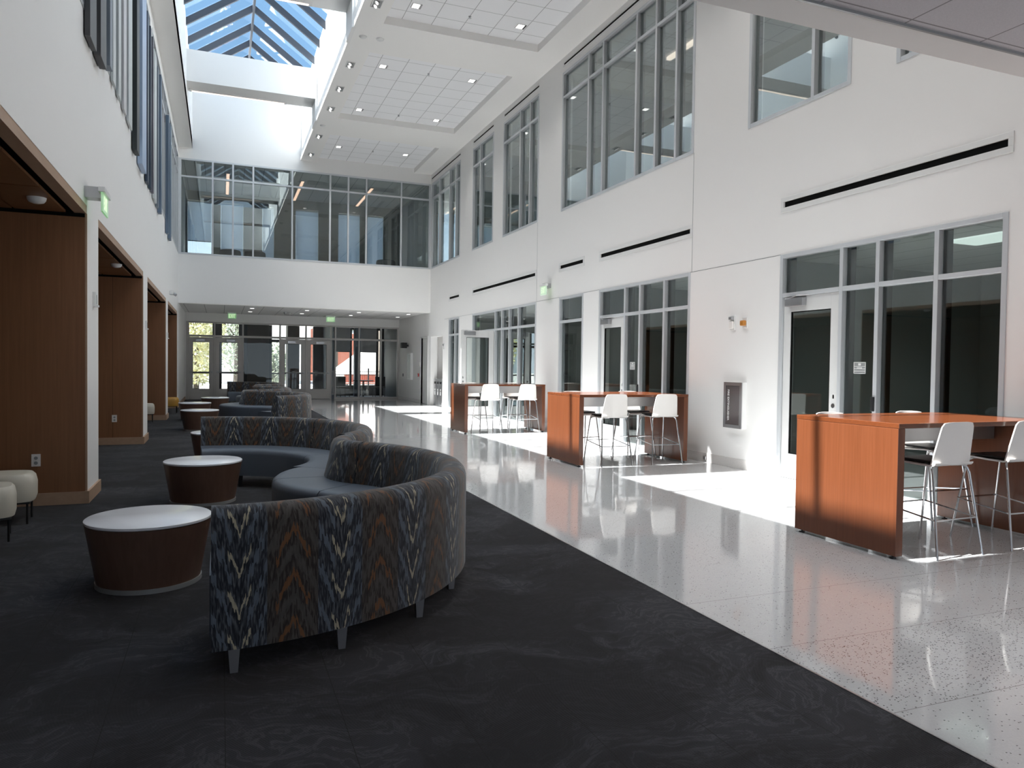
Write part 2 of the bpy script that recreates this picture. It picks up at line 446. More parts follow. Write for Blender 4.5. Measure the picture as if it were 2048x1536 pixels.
def text_mesh(name, s, size, mat, parent, loc, rot, depth=.003, sx=1.0, tr=0):
    c = bpy.data.curves.new(name, 'FONT'); c.body = s; c.size = size; c.extrude = depth
    c.align_x = 'CENTER'; c.align_y = 'CENTER'; c.offset = size*.02
    o = bpy.data.objects.new(name, c); COL.objects.link(o); bpy.context.view_layer.update()
    me = bpy.data.meshes.new_from_object(o.evaluated_get(bpy.context.evaluated_depsgraph_get()))
    bpy.data.objects.remove(o); bpy.data.curves.remove(c)
    me.materials.clear(); me.materials.append(MAT[mat])
    r = bpy.data.objects.new(name, me); COL.objects.link(r); r.parent = parent
    r.location = loc; r.rotation_euler = rot; r.scale = (sx, 1, 1); return r

# ------------------------------------------------------------------ dimensions
XL, XR = -1.28, 7.15      # left and right wall faces
YF, YS = 31.2, 26.2       # far entrance wall, far upper wall / soffit front
YN = 3.16                 # front edge of the near soffit
ZC = 8.42                 # upper ceiling
SX0, SX1 = -.87, 2.53     # skylight well
SY0, SY1 = 4.45, 26.2
CE = 2.70                 # carpet edge

# ------------------------------------------------------------------ floor
o = B(CE, XR+.25, -8, YF+.3, -.2, 0).build('floor', 'terrazzo'); struct(o)
o = B(XL-3.4, CE, -8, YF+.3, -.2, 0).build('floor', 'carpet'); struct(o)
o = B(CE-.006, CE+.006, -8, YF-.1, 0, .003).build('trim_1', 'steel'); struct(o)

# ------------------------------------------------------------------ right wall with storefronts and upper windows
SF = {1: (4.90, 8.04), 2: (10.12, 13.23), 3: (13.93, 15.12), 4: (16.43, 21.30), 5: (22.63, 23.80)}
UW = {1: (3.9, 6.24), 2: (6.89, 8.77), 3: (10.10, 15.10), 4: (16.40, 18.80), 5: (19.58, 21.41), 6: (22.65, 26.10)}
ZH, ZT, US, UT, UM = 3.05, 2.49, 4.98, 8.08, 7.52
holes = [(a, b, 0, ZH) for a, b in SF.values()] + [(a, b, US, UT) for a, b in UW.values()]
holes += [(24.50, 26.04, 0, 2.50), (26.45, 27.42, 0, 2.50)]
vent_rows = [(4.87, 8.05), (10.09, 13.25), (13.91, 15.16), (16.45, 21.34), (22.61, 23.82)]
holes += [(a+.055, b-.055, 3.685, 3.765) for a, b in vent_rows]
upv_rows = [(4.2, 8.8), (10.12, 15.08), (16.42, 18.78), (19.6, 21.4), (22.67, 26.18)]
holes += [(a+.02, b-.02, 8.235, 8.285) for a, b in upv_rows]
mb = MB(); grid_wall(mb, 'x', XR, XR+.25, -8, YF+.3, 0, ZC+.3, holes)
struct(mb.build('wall_right', 'wall'))
# reveal lines in the drywall
for i, (a, b) in enumerate([(8.04, 10.12), (13.23, 13.93), (15.12, 16.43), (21.30, 22.63), (23.80, 24.3)]):
    struct(B(XR-.002, XR+.02, a, b, ZH-.004, ZH+.004).build('trim_2', 'kick'))
for y in (10.09, 16.42): struct(B(XR-.002, XR+.02, y-.004, y+.004, ZH, US).build('trim_3', 'kick'))

def frame_mb(y0, y1, z0, z1, mulls, trans, skip=(), x0=XR-.012, w=.055, dep=.11):
    """aluminium frame in the right wall; skip = cells (col,row) without sill"""
    mb = MB()
    mb.box(x0, x0+dep, y0, y0+w, z0, z1); mb.box(x0, x0+dep, y1-w, y1, z0, z1)
    mb.box(x0+.001, x0+dep-.001, y0+w, y1-w, z1-w, z1)
    ms = sorted(mulls)
    for y in ms: mb.box(x0+.002, x0+dep-.002, y-w/2, y+w/2, z0, z1-w)
    edges = [y0+w] + ms + [y1-w]
    for a, b in zip(edges, edges[1:]):
        a2 = a + (w/2 if a in ms else 0); b2 = b - (w/2 if b in ms else 0)
        for t in trans: mb.box(x0+.003, x0+dep-.003, a2, b2, t-w/2, t+w/2)
        if not any(s[0] < (a+b)/2 < s[1] for s in skip):
            mb.box(x0+.003, x0+dep-.003, a2, b2, z0, z0+w)
    return mb, edges
def window_unit(n, y0, y1, z0, z1, mulls, trans, gmat, skip=(), fmat='frame'):
    root = sgroup('window_%d' % n)
    mb, edges = frame_mb(y0, y1, z0, z1, mulls, trans, skip)
    mb.build('window_frame', fmat, root, bevel=.003, seg=1)
    zs = [z0+.03] + list(trans) + [z1-.03]
    gk = MB()
    for a, b in zip(edges, edges[1:]):
        for j in range(len(zs)-1):
            if j == 0 and any(s[0] < (a+b)/2 < s[1] for s in skip): continue
            B(XR+.055, XR+.063, a, b, zs[j], zs[j+1]).build('glass_pane', gmat, root)
            # dark gasket and inner return of each light
            gk.box(XR+.066, XR+.20, b-.035, b-.005, zs[j], zs[j+1]) if z0 < 1 else gk.box(XR+.066, XR+.16, b-.03, b-.005, zs[j], zs[j+1])
    gk.build('glazing_gasket', 'void', root)
    return root
window_unit(1, *SF[1], 0, ZH, [6.97, 6.43, 5.67], [ZT], 'glass_room', [(6.99, 8.04)])
window_unit(2, *SF[2], 0, ZH, [12.21, 11.67, 10.88], [ZT], 'glass_room', [(12.2, 13.2)])
window_unit(3, *SF[3], 0, ZH, [], [ZT], 'glass_room')
window_unit(4, *SF[4], 0, ZH, [19.31, 18.79, 18.23, 17.58], [ZT], 'glass_room', [(19.4, 21.2)])
window_unit(5, *SF[5], 0, ZH, [23.12], [ZT], 'glass_room')
window_unit(6, *UW[1], US, UT, [5.2], [UM], 'glass_up')
window_unit(7, *UW[2], US, UT, [7.52], [UM], 'glass_up')
window_unit(8, *UW[3], US, UT, [13.84, 13.21, 11.93, 11.27, 10.63], [UM], 'glass_up')
window_unit(9, *UW[4], US, UT, [17.6, 16.96], [UM], 'glass_up')
window_unit(10, *UW[5], US, UT, [20.72], [UM], 'glass_up')
window_unit(11, *UW[6], US, UT, [25.1, 23.85, 23.13], [UM], 'glass_up')

def closer(parent, loc, rz=0, mat='steel', nm='door_closer'):
    c = MB().box(-.16, .16, -.075, -.005, -.05, .05); c.tube([(-.10, -.05, .055), (.12, -.14, .075), (.26, -.03, .085)], .008, 6)
    o = c.build(nm, mat, parent, bevel=.006); o.location = loc; o.rotation_euler = (0, 0, rz); return o
def lever(parent, loc, rz=0):
    c = MB().lathe([(.028, -.006), (.028, .006)], seg=16); c.v = [(x, -z, y) for x, y, z in c.v]
    c.tube([(0, -.005, 0), (0, -.05, 0), (.11, -.05, 0)], .009, 8)
    c.box(-.012, .012, -.012, 0, .09, .14)
    o = c.build('door_handle', 'chrome', parent, smooth=True); o.location = loc; o.rotation_euler = (0, 0, rz); return o
def glazed_leaf(root, w, h, stile, top, bot, mat, gmat, gasket=True):
    """door leaf in local XZ plane, x 0..w, thickness along y -.022...022"""
    mb = MB()
    mb.box(0, stile, -.022, .022, .008, h); mb.box(w-stile, w, -.022, .022, .008, h)
    mb.box(stile, w-stile, -.0215, .0215, h-top, h); mb.box(stile, w-stile, -.0215, .0215, .008, bot)
    mb.build('door_leaf', mat, root, bevel=.002, seg=1)
    B(stile, w-stile, -.004, .004, bot, h-top).build('glass_pane', gmat, root)
    if gasket:
        g = MB()
        for a in (stile, w-stile-.012): g.box(a, a+.012, -.014, .014, bot, h-top)
        g.box(stile+.012, w-stile-.012, -.0135, .0135, bot, bot+.012); g.box(stile+.012, w-stile-.012, -.0135, .0135, h-top-.012, h-top)
        g.build('glazing_gasket', 'void', root)
# door in storefront 1: hinges at the far jamb, local x runs towards the camera
def wall_door(n, yh, w, closed=True):
    root = sgroup('door_%d' % n, (XR+.045, yh, 0)); root.rotation_euler = (0, 0, -PI/2)
    glazed_leaf(root, w, ZT-.03, .13, .20, .34, 'frame_white', 'glass_room')
    closer(root, (.25, -.022, ZT-.11)); lever(root, (w-.06, -.022, 1.03), PI)
    return root
wall_door(1, 7.98, .96)
wall_door(2, 13.17, .92)
# door of storefront 4 stands open, square to the wall
root = sgroup('door_3', (XR-.01, 19.38, 0)); root.rotation_euler = (0, 0, PI)
glazed_leaf(root, .96, ZT-.03, .15, .20, .34, 'frame_white', 'glass_room'); lever(root, (.90, .022, 1.03), 0)
closer(root, (.72, .022, ZT-.12), PI)

# baseboard right, broken at the openings
segs = [(-8, 4.90), (8.04, 10.12), (13.23, 13.93), (15.12, 16.43), (21.30, 22.63), (23.80, 24.50), (27.42, YF)]
for a, b in segs: struct(B(XR-.014, XR, a, b, 0, .145).build('baseboard_right', 'terrazzo_base', bevel=.003))

# linear vents on the right wall
names = ['the nearest storefront', 'the second storefront', 'the single-pane storefront', 'the storefront whose door stands open', 'the farthest storefront']
for (a, b), nm in zip(vent_rows, names):
    t = thing('linear_vent', 'white-framed black slot vent above %s' % nm, 'vent', (XR, (a+b)/2, 3.62), group='slot vents above the storefronts')
    mb = MB(); L = (b-a)/2; d = .012
    mb.box(-d, 0, -L, L, 0, .065); mb.box(-d, 0, -L, L, .145, .205); mb.box(-d, 0, -L, -L+.055, .065, .145); mb.box(-d, 0, L-.055, L, .065, .145)
    mb.build('vent_frame', 'white_plastic', t, bevel=.002, seg=1)
    B(.012, .02, -L+.056, L-.056, .066, .144).build('vent_slot', 'slot', t)
unames = ['the window half hidden by the near soffit', 'the widest upper window', 'the three-light upper window', 'the narrow two-light upper window', 'the upper window at the far corner']
for (a, b), nm in zip(upv_rows, unames):
    t = thing('linear_vent', 'thin black slot vent over %s' % nm, 'vent', (XR, (a+b)/2, 8.20), group='slot vents under the high ceiling')
    L = (b-a)/2; mb = MB(); d = .008
    mb.box(-d, 0, -L, L, 0, .034); mb.box(-d, 0, -L, L, .086, .12)
    mb.build('vent_frame', 'white_plastic', t); B(.008, .015, -L+.021, L-.021, .036, .084).build('vent_slot', 'slot', t)

# rooms behind the right wall
mb = MB()
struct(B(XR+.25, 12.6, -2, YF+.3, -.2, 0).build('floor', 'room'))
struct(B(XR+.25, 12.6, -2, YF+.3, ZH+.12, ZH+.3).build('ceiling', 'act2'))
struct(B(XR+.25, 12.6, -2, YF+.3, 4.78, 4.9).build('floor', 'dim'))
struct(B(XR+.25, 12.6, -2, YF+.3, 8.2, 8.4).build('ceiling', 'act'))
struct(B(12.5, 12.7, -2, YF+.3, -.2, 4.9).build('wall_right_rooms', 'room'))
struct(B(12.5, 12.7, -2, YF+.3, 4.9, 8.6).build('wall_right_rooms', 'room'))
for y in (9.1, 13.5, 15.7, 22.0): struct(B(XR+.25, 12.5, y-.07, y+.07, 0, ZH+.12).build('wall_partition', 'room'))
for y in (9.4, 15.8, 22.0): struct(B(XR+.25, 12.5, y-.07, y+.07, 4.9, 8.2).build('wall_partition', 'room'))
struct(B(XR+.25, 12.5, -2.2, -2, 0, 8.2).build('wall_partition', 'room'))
for i, (x, y) in enumerate([(9.0, 6.2), (10.8, 6.2), (9.2, 11.4), (9.2, 14.6), (9.2, 18.6), (9.2, 23.2)]):
    o = B(x-.3, x+.3, y-.6, y+.6, ZH+.10, ZH+.12).build('ceiling_light_panel', 'panel_lit'); 
    tag(o, ['ceiling light panel behind the nearest storefront, the one nearer the glass', 'flat ceiling light panel deeper in the room behind the nearest storefront', 'flat ceiling light panel in the room behind the second storefront',
            'flat ceiling light panel behind the single-pane storefront', 'flat ceiling light panel in the room with the open white door', 'flat ceiling light panel behind the farthest storefront'][i], 'light', 'light panels in the side rooms')
    l = bpy.data.lights.new('room_lamp', 'SPOT'); l.spot_size = 2.6; l.spot_blend = 1; l.shadow_soft_size = .04; l.energy = [55, 35, 20, 15, 26, 18][i]; l.color = (.88, 1, .96)
    q = bpy.data.objects.new('room_lamp', l); COL.objects.link(q); q.location = (x, y, ZH+.095)
for i, (x, y) in enumerate([(9.0, 7.6), (9.0, 12.5), (9.0, 17.8), (9.0, 24.5)]):
    o = B(x-.05, x+.05, y-1.2, y+1.2, 8.14, 8.2).build('linear_light', 'warm_strip')
    tag(o, 'warm linear light in the room behind the %s' % ['two-light upper window by the near soffit', 'widest upper window', 'three-light upper window', 'upper window at the far corner'][i], 'light', 'linear lights in the upper rooms')
    l = bpy.data.lights.new('upper_room_lamp', 'SPOT'); l.spot_size = 2.8; l.spot_blend = 1; l.shadow_soft_size = .04; l.energy = 60
    q = bpy.data.objects.new('upper_room_lamp', l); COL.objects.link(q); q.location = (x, y, 8.12)
# bright niche behind the opening at the far end of the right wall
struct(B(8.05, 8.15, 24.2, 27.6, 0, 2.9).build('wall_niche', 'wall'))
struct(B(XR+.25, 8.05, 24.2, 24.3, 0, 2.9).build('wall_niche', 'wall'))
struct(B(XR+.25, 8.05, 26.2, 26.3, 0, 2.9).build('wall_niche', 'wall'))
struct(B(XR+.25, 8.15, 24.2, 27.6, 2.75, 2.9).build('ceiling', 'wall'))
# cased opening beyond it
root = sgroup('door_8')
MB().box(XR-.02, XR+.1, 26.40, 26.46, 0, 2.55).box(XR-.02, XR+.1, 27.42, 27.48, 0, 2.55).box(XR-.02, XR+.1, 26.46, 27.42, 2.49, 2.55).build('door_frame', 'frame_white', root)
B(XR+.06, XR+.10, 26.46, 27.42, .01, 2.49).build('door_leaf', 'frame_white', root)
B(XR+.035, XR+.06, 26.56, 26.62, 1.0, 1.12).build('door_handle', 'black', root)

# ------------------------------------------------------------------ ceiling, skylight
rec = [(-1.0, 2.6), (4.2, 8.75), (10.2, 15.05), (16.55, 21.3), (22.9, 26.28)]
mb = MB()
RX0, RX1 = 3.07, 6.50
ys = sorted({-1.0, *[a for a, b in rec], *[b for a, b in rec], 26.5})
mb.box(SX1, RX0, SY0-.3, 26.45, ZC, ZC+.3); mb.box(RX1, XR+.2, -1, 26.45, ZC, ZC+.3)
mb.box(SX1, RX0, -1, SY0-.3, ZC, ZC+.3)
for i in range(len(ys)-1):
    if not any(a <= (ys[i]+ys[i+1])/2 <= b for a, b in rec): mb.box(RX0, RX1, ys[i], ys[i+1], ZC, ZC+.3)
struct(mb.build('ceiling', 'ceil'))
mb = MB()
for a, b in rec: mb.box(RX0, RX1, a, b, ZC+.16, ZC+.3)
struct(mb.build('ceiling', 'act'))
struct(MB().box(XL-.3, SX0, -1, 26.45, ZC, ZC+.3).box(SX0, SX1, -1, SY0-.2, ZC, ZC+.3).build('ceiling', 'ceil'))
# roof cover outside
struct(MB().box(SX1+.25, 13, -2.5, YF+.5, ZC+.3, ZC+.5).box(XL-5, SX0-.25, -2.5, YF+.5, ZC+.3, ZC+.5).box(SX0-.25, SX1+.25, -2.5, SY0-.2, ZC+.3, ZC+.5).box(SX0-.25, SX1+.25, 26.9, YF+.5, ZC+.3, ZC+.5).build('ceiling', 'wall'))
# well walls
ZE, ZR = 10.5, 11.75
struct(B(SX0-.22, SX0, SY0-.2, 26.45, ZC+.001, ZE).build('wall_skylight_left', 'ceil'))
mb = MB(); y = SY0-.2
struct(B(SX1+.06, SX1+.25, SY0-.2, 26.19, ZC+.05, ZE).build('wall_skylight_right', 'dim'))
while y < 26.2:
    mb.box(SX1+.03, SX1+.06, y+.016, min(y+.62, 26.2)-.016, ZC+.02, ZE); y += .62
struct(mb.build('wall_skylight_right', 'white_panel'))
struct(MB().box(SX0, SX1, SY0-.2, SY0, ZC, ZE).build('wall_skylight_near', 'wall'))
# beams across the well, with the pilasters that carry them
beams = [(9.10, 9.90), (15.45, 16.25), (21.80, 22.60)]
for a, b in beams:
    struct(B(SX0-.01, SX1+.02, a, b, 9.05, 9.9).build('trim_4', 'wall'))
    struct(B(SX1-.03, SX1+.05, a, b, ZC-.001, 9.05).build('trim_5', 'wall'))
places = ['nearest skylight beam', 'skylight beam in the middle of the hall', 'farthest skylight beam']
for (a, b), nm in zip(beams, places):
    t = thing('linear_light', 'slim warm linear light strip under the %s' % nm, 'light', (.55, b-.12, 9.05), group='linear lights under the skylight beams')
    B(-1.38, 1.22, -.06, .06, -.035, 0).build('light_housing', 'white_plastic', t); B(-1.31, 1.15, -.035, .035, -.042, -.034).build('light_diffuser', 'warm_strip', t)
# glazed ridge skylight
XM = .86
root = sgroup('window_12')
def slope_pt(side, f, y, dz=0):
    xe = SX0-.05 if side < 0 else SX1+.08
    return (xe+(XM-xe)*f, y, ZE+(ZR-ZE)*f+dz)
ry = [22.60+1.225*k for k in range(-15, 4)]
mbr = None
for y in [q for q in ry if SY0 < q < 26.6]:
    for sd in (-1, 1):
        e, r = Vector(slope_pt(sd, 0, y)), Vector(slope_pt(sd, 1, y))
        w = .035; dz = -.20
        MB().hexa([(e.x, y-w, e.z+dz), (r.x, y-w, r.z+dz), (r.x, y+w, r.z+dz), (e.x, y+w, e.z+dz), (e.x, y-w, e.z), (r.x, y-w, r.z), (r.x, y+w, r.z), (e.x, y+w, e.z)]).build('rafter', 'rafter', root)
B(XM-.03, XM+.03, SY0-.2, 26.7, ZR-.22, ZR+.03).build('ridge_beam', 'rafter', root)
MB().box(SX0-.22, SX0+.0, SY0-.2, 26.7, ZE, ZE+.06).box(SX1+.03, SX1+.25, SY0-.2, 26.7, ZE, ZE+.06).build('window_sill', 'white_panel', root)
for sd in (-1, 1):
    e, r = Vector(slope_pt(sd, 0, 0, .01)), Vector(slope_pt(sd, 1, 0, .01))
    cuts = [SY0-.2] + [q for q in ry if SY0 < q < 26.6] + [26.7]
    for a, b in zip(cuts, cuts[1:]):
        MB().hexa([(e.x, a, e.z), (r.x, a, r.z), (r.x, b, r.z), (e.x, b, e.z), (e.x, a, e.z+.01), (r.x, a, r.z+.01), (r.x, b, r.z+.01), (e.x, b, e.z+.01)]).build('glass_pane', 'glass_sky', root)
# gables
for y0, y1, nm in ((26.62, 26.68, 'far'), (SY0-.26, SY0-.2, 'near')):
    mbg = MB(); n = 0
    mbg.v = [(SX0-.05, y0, ZE), (SX1+.08, y0, ZE), (XM, y0, ZR), (SX0-.05, y1, ZE), (SX1+.08, y1, ZE), (XM, y1, ZR)]
    mbg.f = [(0, 1, 2), (3, 5, 4), (0, 3, 4, 1), (1, 4, 5, 2), (2, 5, 3, 0)]
    mbg.build('glass_pane', 'glass_sky', root)
for x in (0, XM, 1.7):
    B(x-.03, x+.03, 26.56, 26.62, ZE, ZE+1.15*(1-abs(x-XM)/1.75)).build('rafter', 'rafter', root)
struct(B(SX0, SX1, 26.45, 26.7, ZC, ZE).build('wall_skylight_far', 'wall'))

# ------------------------------------------------------------------ far upper wall with gallery glazing
mb = MB(); grid_wall(mb, 'y', YS, YS+.25, XL-.3, XR, 3.4, ZE, [(XL-.02, XR-.02, US, UT)])
struct(mb.build('wall_far_upper', 'wall'))
root = sgroup('window_13')
mulls = [-.253, .373, 1.007, 2.266, 3.533, 4.157, 4.79, 6.042]; w = .055; y0 = YS-.012
mb = MB().box(XL, XL+w+.03, y0, y0+.11, US, UT).box(XR-w-.03, XR, y0, y0+.11, US, UT)
ed = [XL+w+.03] + mulls + [XR-w-.03]
for x in mulls: mb.box(x-w/2, x+w/2, y0+.002, y0+.108, US, UT)
for a, b in zip(ed, ed[1:]):
    a2 = a+(w/2 if a in mulls else 0); b2 = b-(w/2 if b in mulls else 0)
    for z in (US+w/2, 7.50, UT-w/2): mb.box(a2, b2, y0+.003, y0+.107, z-w/2, z+w/2)
mb.build('window_frame', 'frame', root, bevel=.003, seg=1)
for a, b in zip(ed, ed[1:]):
    for z0, z1 in ((US+.03, 7.5), (7.5, UT-.03)): B(a, b, YS+.04, YS+.048, z0, z1).build('glass_pane', 'glass_gallery', root)
# gallery room behind it
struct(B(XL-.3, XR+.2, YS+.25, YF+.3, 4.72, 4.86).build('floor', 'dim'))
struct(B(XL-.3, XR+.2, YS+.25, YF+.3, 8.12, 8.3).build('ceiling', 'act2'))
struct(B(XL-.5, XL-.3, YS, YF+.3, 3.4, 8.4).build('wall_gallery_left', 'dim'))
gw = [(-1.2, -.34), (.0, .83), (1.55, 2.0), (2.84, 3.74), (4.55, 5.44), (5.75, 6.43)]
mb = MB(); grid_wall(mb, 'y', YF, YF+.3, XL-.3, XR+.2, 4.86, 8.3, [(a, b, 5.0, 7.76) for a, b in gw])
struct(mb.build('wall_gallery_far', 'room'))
wl_ = ['leftmost gallery window, raised to leave a strip of sky', 'second gallery window from the left', 'narrow third gallery window from the left',
       'fourth gallery window from the left', 'fifth gallery window from the left', 'gallery window nearest the right corner']
for i, ((a, b), nm) in enumerate(zip(gw, wl_)):
    r = sgroup('window_%d' % (14+i))
    B(a, b, YF+.12, YF+.128, 5.0, 7.76).build('glass_pane', 'glass_door', r)
    zb = 6.20 if i == 0 else 5.02
    t = thing('roller_blind', 'pale blue-grey roller blind in the %s' % nm, 'blind', ((a+b)/2, YF+.05, 7.70), group='blinds in the upper gallery')
    h = (b-a)/2
    MB().tube([(-h, 0, .02), (h, 0, .02)], .03, 10).build('blind_roller', 'frame', t)
    B(-h+.01, h-.01, -.002, .002, zb-7.70, 0).build('blind_fabric', 'shade_up', t); B(-h+.01, h-.01, -.01, .01, zb-7.70-.03, zb-7.70).build('blind_bar', 'frame_dark', t)
for x, nm in ((.23, 'left'), (2.76, 'middle'), (5.28, 'right')):
    t = thing('linear_light', 'warm orange ceiling light strip behind the upper gallery glass, %s one' % nm, 'light', (x, 29.4, 8.12), group='strip lights in the upper gallery')
    B(-.06, .06, -1.7, 1.7, -.05, 0).build('light_housing', 'frame', t); B(-.05, .05, -1.68, 1.68, -.06, -.05).build('light_diffuser', 'warm_strip_dim', t)
for x, nm in ((.30, 'leftmost'), (1.12, 'second'), (5.77, 'rightmost')):
    t = MB().lathe([(.30, 4.86), (.36, 4.92), (.36, 5.30), (.34, 5.36), (.30, 5.38)], x, 27.5, 32).build('round_pouf', 'fin_charcoal', smooth=True)
    tag(t, 'dark round pouf behind the upper gallery glass, %s of three' % nm, 'pouf', 'poufs in the upper gallery')

# ------------------------------------------------------------------ far soffit (lower lobby ceiling) and entrance wall
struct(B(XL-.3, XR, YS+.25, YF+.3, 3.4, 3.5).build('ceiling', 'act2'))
struct(B(XL-.3, XR, YS+.02, YS+.25, 3.385, 3.4).build('trim_6', 'ceil'))
fw = (-1.24, 7.13)
mb = MB(); grid_wall(mb, 'y', YF, YF+.3, XL-.3, XR+.2, 0, 4.86, [(fw[0], fw[1], 0, 3.06)])
struct(mb.build('wall_far', 'wall'))
FM = [-.217, .837, 2.25, 3.272, 4.28, 4.46, 5.44, 6.373]
root = sgroup('window_20'); w = .06; y0 = YF-.02
mb = MB().box(fw[0], fw[0]+.08, y0, y0+.12, 0, 3.06).box(fw[1]-.06, fw[1], y0, y0+.12, 0, 3.06)
for x in FM: mb.box(x-w/2, x+w/2, y0+.001, y0+.119, 0, 3.06)
ed = [fw[0]+.08] + FM + [fw[1]-.06]
for i, (a, b) in enumerate(zip(ed, ed[1:])):
    a2 = a+(w/2 if a in FM else 0); b2 = b-(w/2 if b in FM else 0)
    mb.box(a2, b2, y0+.003, y0+.117, 3.0, 3.06); mb.box(a2, b2, y0+.003, y0+.117, 2.46, 2.54)
    if i in (2, 6, 7, 8): mb.box(a2, b2, y0+.003, y0+.117, 0, .08)
mb.build('window_frame', 'door_grey', root, bevel=.003, seg=1)
for i, (a, b) in enumerate(zip(ed, ed[1:])):
    B(a, b, YF+.05, YF+.058, 2.5, 3.03).build('glass_pane', 'glass_door', root)
    if i in (2, 6, 7, 8): B(a, b, YF+.05, YF+.058, .04, 2.5).build('glass_pane', 'glass_door', root)
def entrance_leaf(n, x0, x1, y, hinge_left=True, mat='door_grey', bar=True, stile=.15):
    r = sgroup('door_%d' % n, (x0, y, 0)); w = x1-x0
    glazed_leaf(r, w, 2.45, stile, .19, .42, mat, 'glass_door')
    if bar:
        b = MB().tube([(.05, -.085, 1.08), (w-.05, -.085, 1.08)], .022, 8); b.box(.03, .10, -.10, -.022, 1.04, 1.12); b.box(w-.10, w-.03, -.10, -.022, 1.04, 1.12)
        b.build('door_handle', 'steel', r)
        closer(r, (.42 if hinge_left else w-.42, -.02, 2.33), 0)
    return r
entrance_leaf(4, -1.155, -.25, YF+.03); entrance_leaf(5, -.185, .805, YF+.03, False)
entrance_leaf(6, 2.285, 3.24, YF+.03); entrance_leaf(7, 3.305, 4.25, YF+.03, False)
# tall steel pull post beside the right pair
t = MB().tube([(4.37, YF-.075, .18), (4.37, YF-.075, 1.18)], .03, 10); t.box(4.33, 4.41, YF-.08, YF-.02, .18, .24); t.box(4.33, 4.41, YF-.08, YF-.02, 1.12, 1.18)
tag(t.build('steel_post', 'steel'), 'upright brushed steel guard tube on the post right of the entrance doors', 'post')

# vestibule and outer storefront
struct(B(XL-.3, XR+.2, YF+.3, 35.2, -.2, 0).build('floor', 'paving'))
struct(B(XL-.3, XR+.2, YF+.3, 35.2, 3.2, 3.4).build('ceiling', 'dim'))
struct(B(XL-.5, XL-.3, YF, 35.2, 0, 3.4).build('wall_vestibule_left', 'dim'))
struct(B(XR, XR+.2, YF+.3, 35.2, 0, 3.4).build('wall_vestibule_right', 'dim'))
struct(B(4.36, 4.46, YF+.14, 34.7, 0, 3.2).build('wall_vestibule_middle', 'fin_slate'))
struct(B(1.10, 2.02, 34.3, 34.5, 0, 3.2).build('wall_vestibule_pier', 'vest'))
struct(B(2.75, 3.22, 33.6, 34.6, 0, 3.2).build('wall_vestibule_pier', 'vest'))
root = sgroup('window_21'); mb = MB()
FO = [(-1.5, -1.25), (-.32, .06), (.75, 1.10), (2.02, 2.14), (3.22, 3.32), (3.92, 4.36)]
for a, b in FO: mb.box(a, b, 34.4, 34.52, 0, 3.15)
for (a, b), (c, d) in zip(FO, FO[1:]):
    mb.box(b, c, 34.41, 34.51, 2.40, 2.52); mb.box(b, c, 34.41, 34.51, 0, .30); mb.box(b, c, 34.41, 34.51, .98, 1.04)
mb.build('window_frame', 'frame_dark', root)
for (a, b), (c, d) in zip(FO, FO[1:]): B(b, c, 34.45, 34.458, 0, 3.15).build('glass_pane', 'glass_door', root)
root = sgroup('window_22'); mb = MB()
for x in (4.50, 5.62, 5.95, 6.85, 7.10): mb.box(x-.05, x+.05, 34.4, 34.52, 0, 3.15)
mb.box(4.46, 7.15, 34.41, 34.51, 0, .48); mb.box(4.46, 7.15, 34.41, 34.51, 3.05, 3.2)
mb.build('window_frame', 'frame_dark', root); B(4.46, 7.15, 34.45, 34.458, .48, 3.1).build('glass_pane', 'glass_door', root)
struct(B(5.66, 5.93, 33.6, 33.9, 0, 3.2).build('wall_vestibule_pier', 'fin_slate'))
for a, b, nm in ((4.62, 5.58, 'left'), (6.02, 6.80, 'right')):
    t = thing('window_blind', 'grey roller shade half lowered in the side lounge behind the entrance glass, %s one' % nm, 'blind', ((a+b)/2, 34.3, 3.165), group='roller shades beside the entrance')
    h = (b-a)/2; MB().tube([(-h, 0, 0), (h, 0, 0)], .035, 10).build('shade_roller', 'steel', t); B(-h, h, -.002, .002, -1.12, 0).build('shade_fabric', 'shade', t); B(-h, h, -.01, .01, -1.15, -1.12).build('shade_bar', 'frame_dark', t)

# side lounge furniture, dark silhouettes behind the glass
def lounge_chair(x, y, rz, nm):
    t = thing('lounge_chair', nm, 'chair', (x, y, 0), rz, 'dark chairs in the side lounge')
    B(-.24, .24, -.22, .24, .42, .48).build('seat', 'black', t, bevel=.015); B(-.23, .23, .20, .25, .50, .92).build('backrest', 'black', t, bevel=.02)
    for sx in (-.21, .21):
        for sy in (-.19, .21): MB().tube([(sx, sy, 0), (sx, sy, .42 if sy < 0 else .6)], .013, 8).build('leg', 'darkmetal', t)
    return t
lounge_chair(5.0, 32.6, .3, 'dark armless chair at the left side of the round lounge table behind the entrance glass')
lounge_chair(6.55, 32.5, -.5, 'dark armless chair at the right side of the round lounge table behind the entrance glass')
t = thing('round_lounge_table', 'dark round pedestal table behind the glass beside the entrance doors', 'table', (5.9, 32.7, 0))
MB().lathe([(.45, .72), (.46, .75), (.45, .76)]).build('tabletop', 'black', t); MB().lathe([(.25, 0), (.24, .02), (.04, .04), (.04, .72)], seg=24).build('pedestal', 'darkmetal', t)

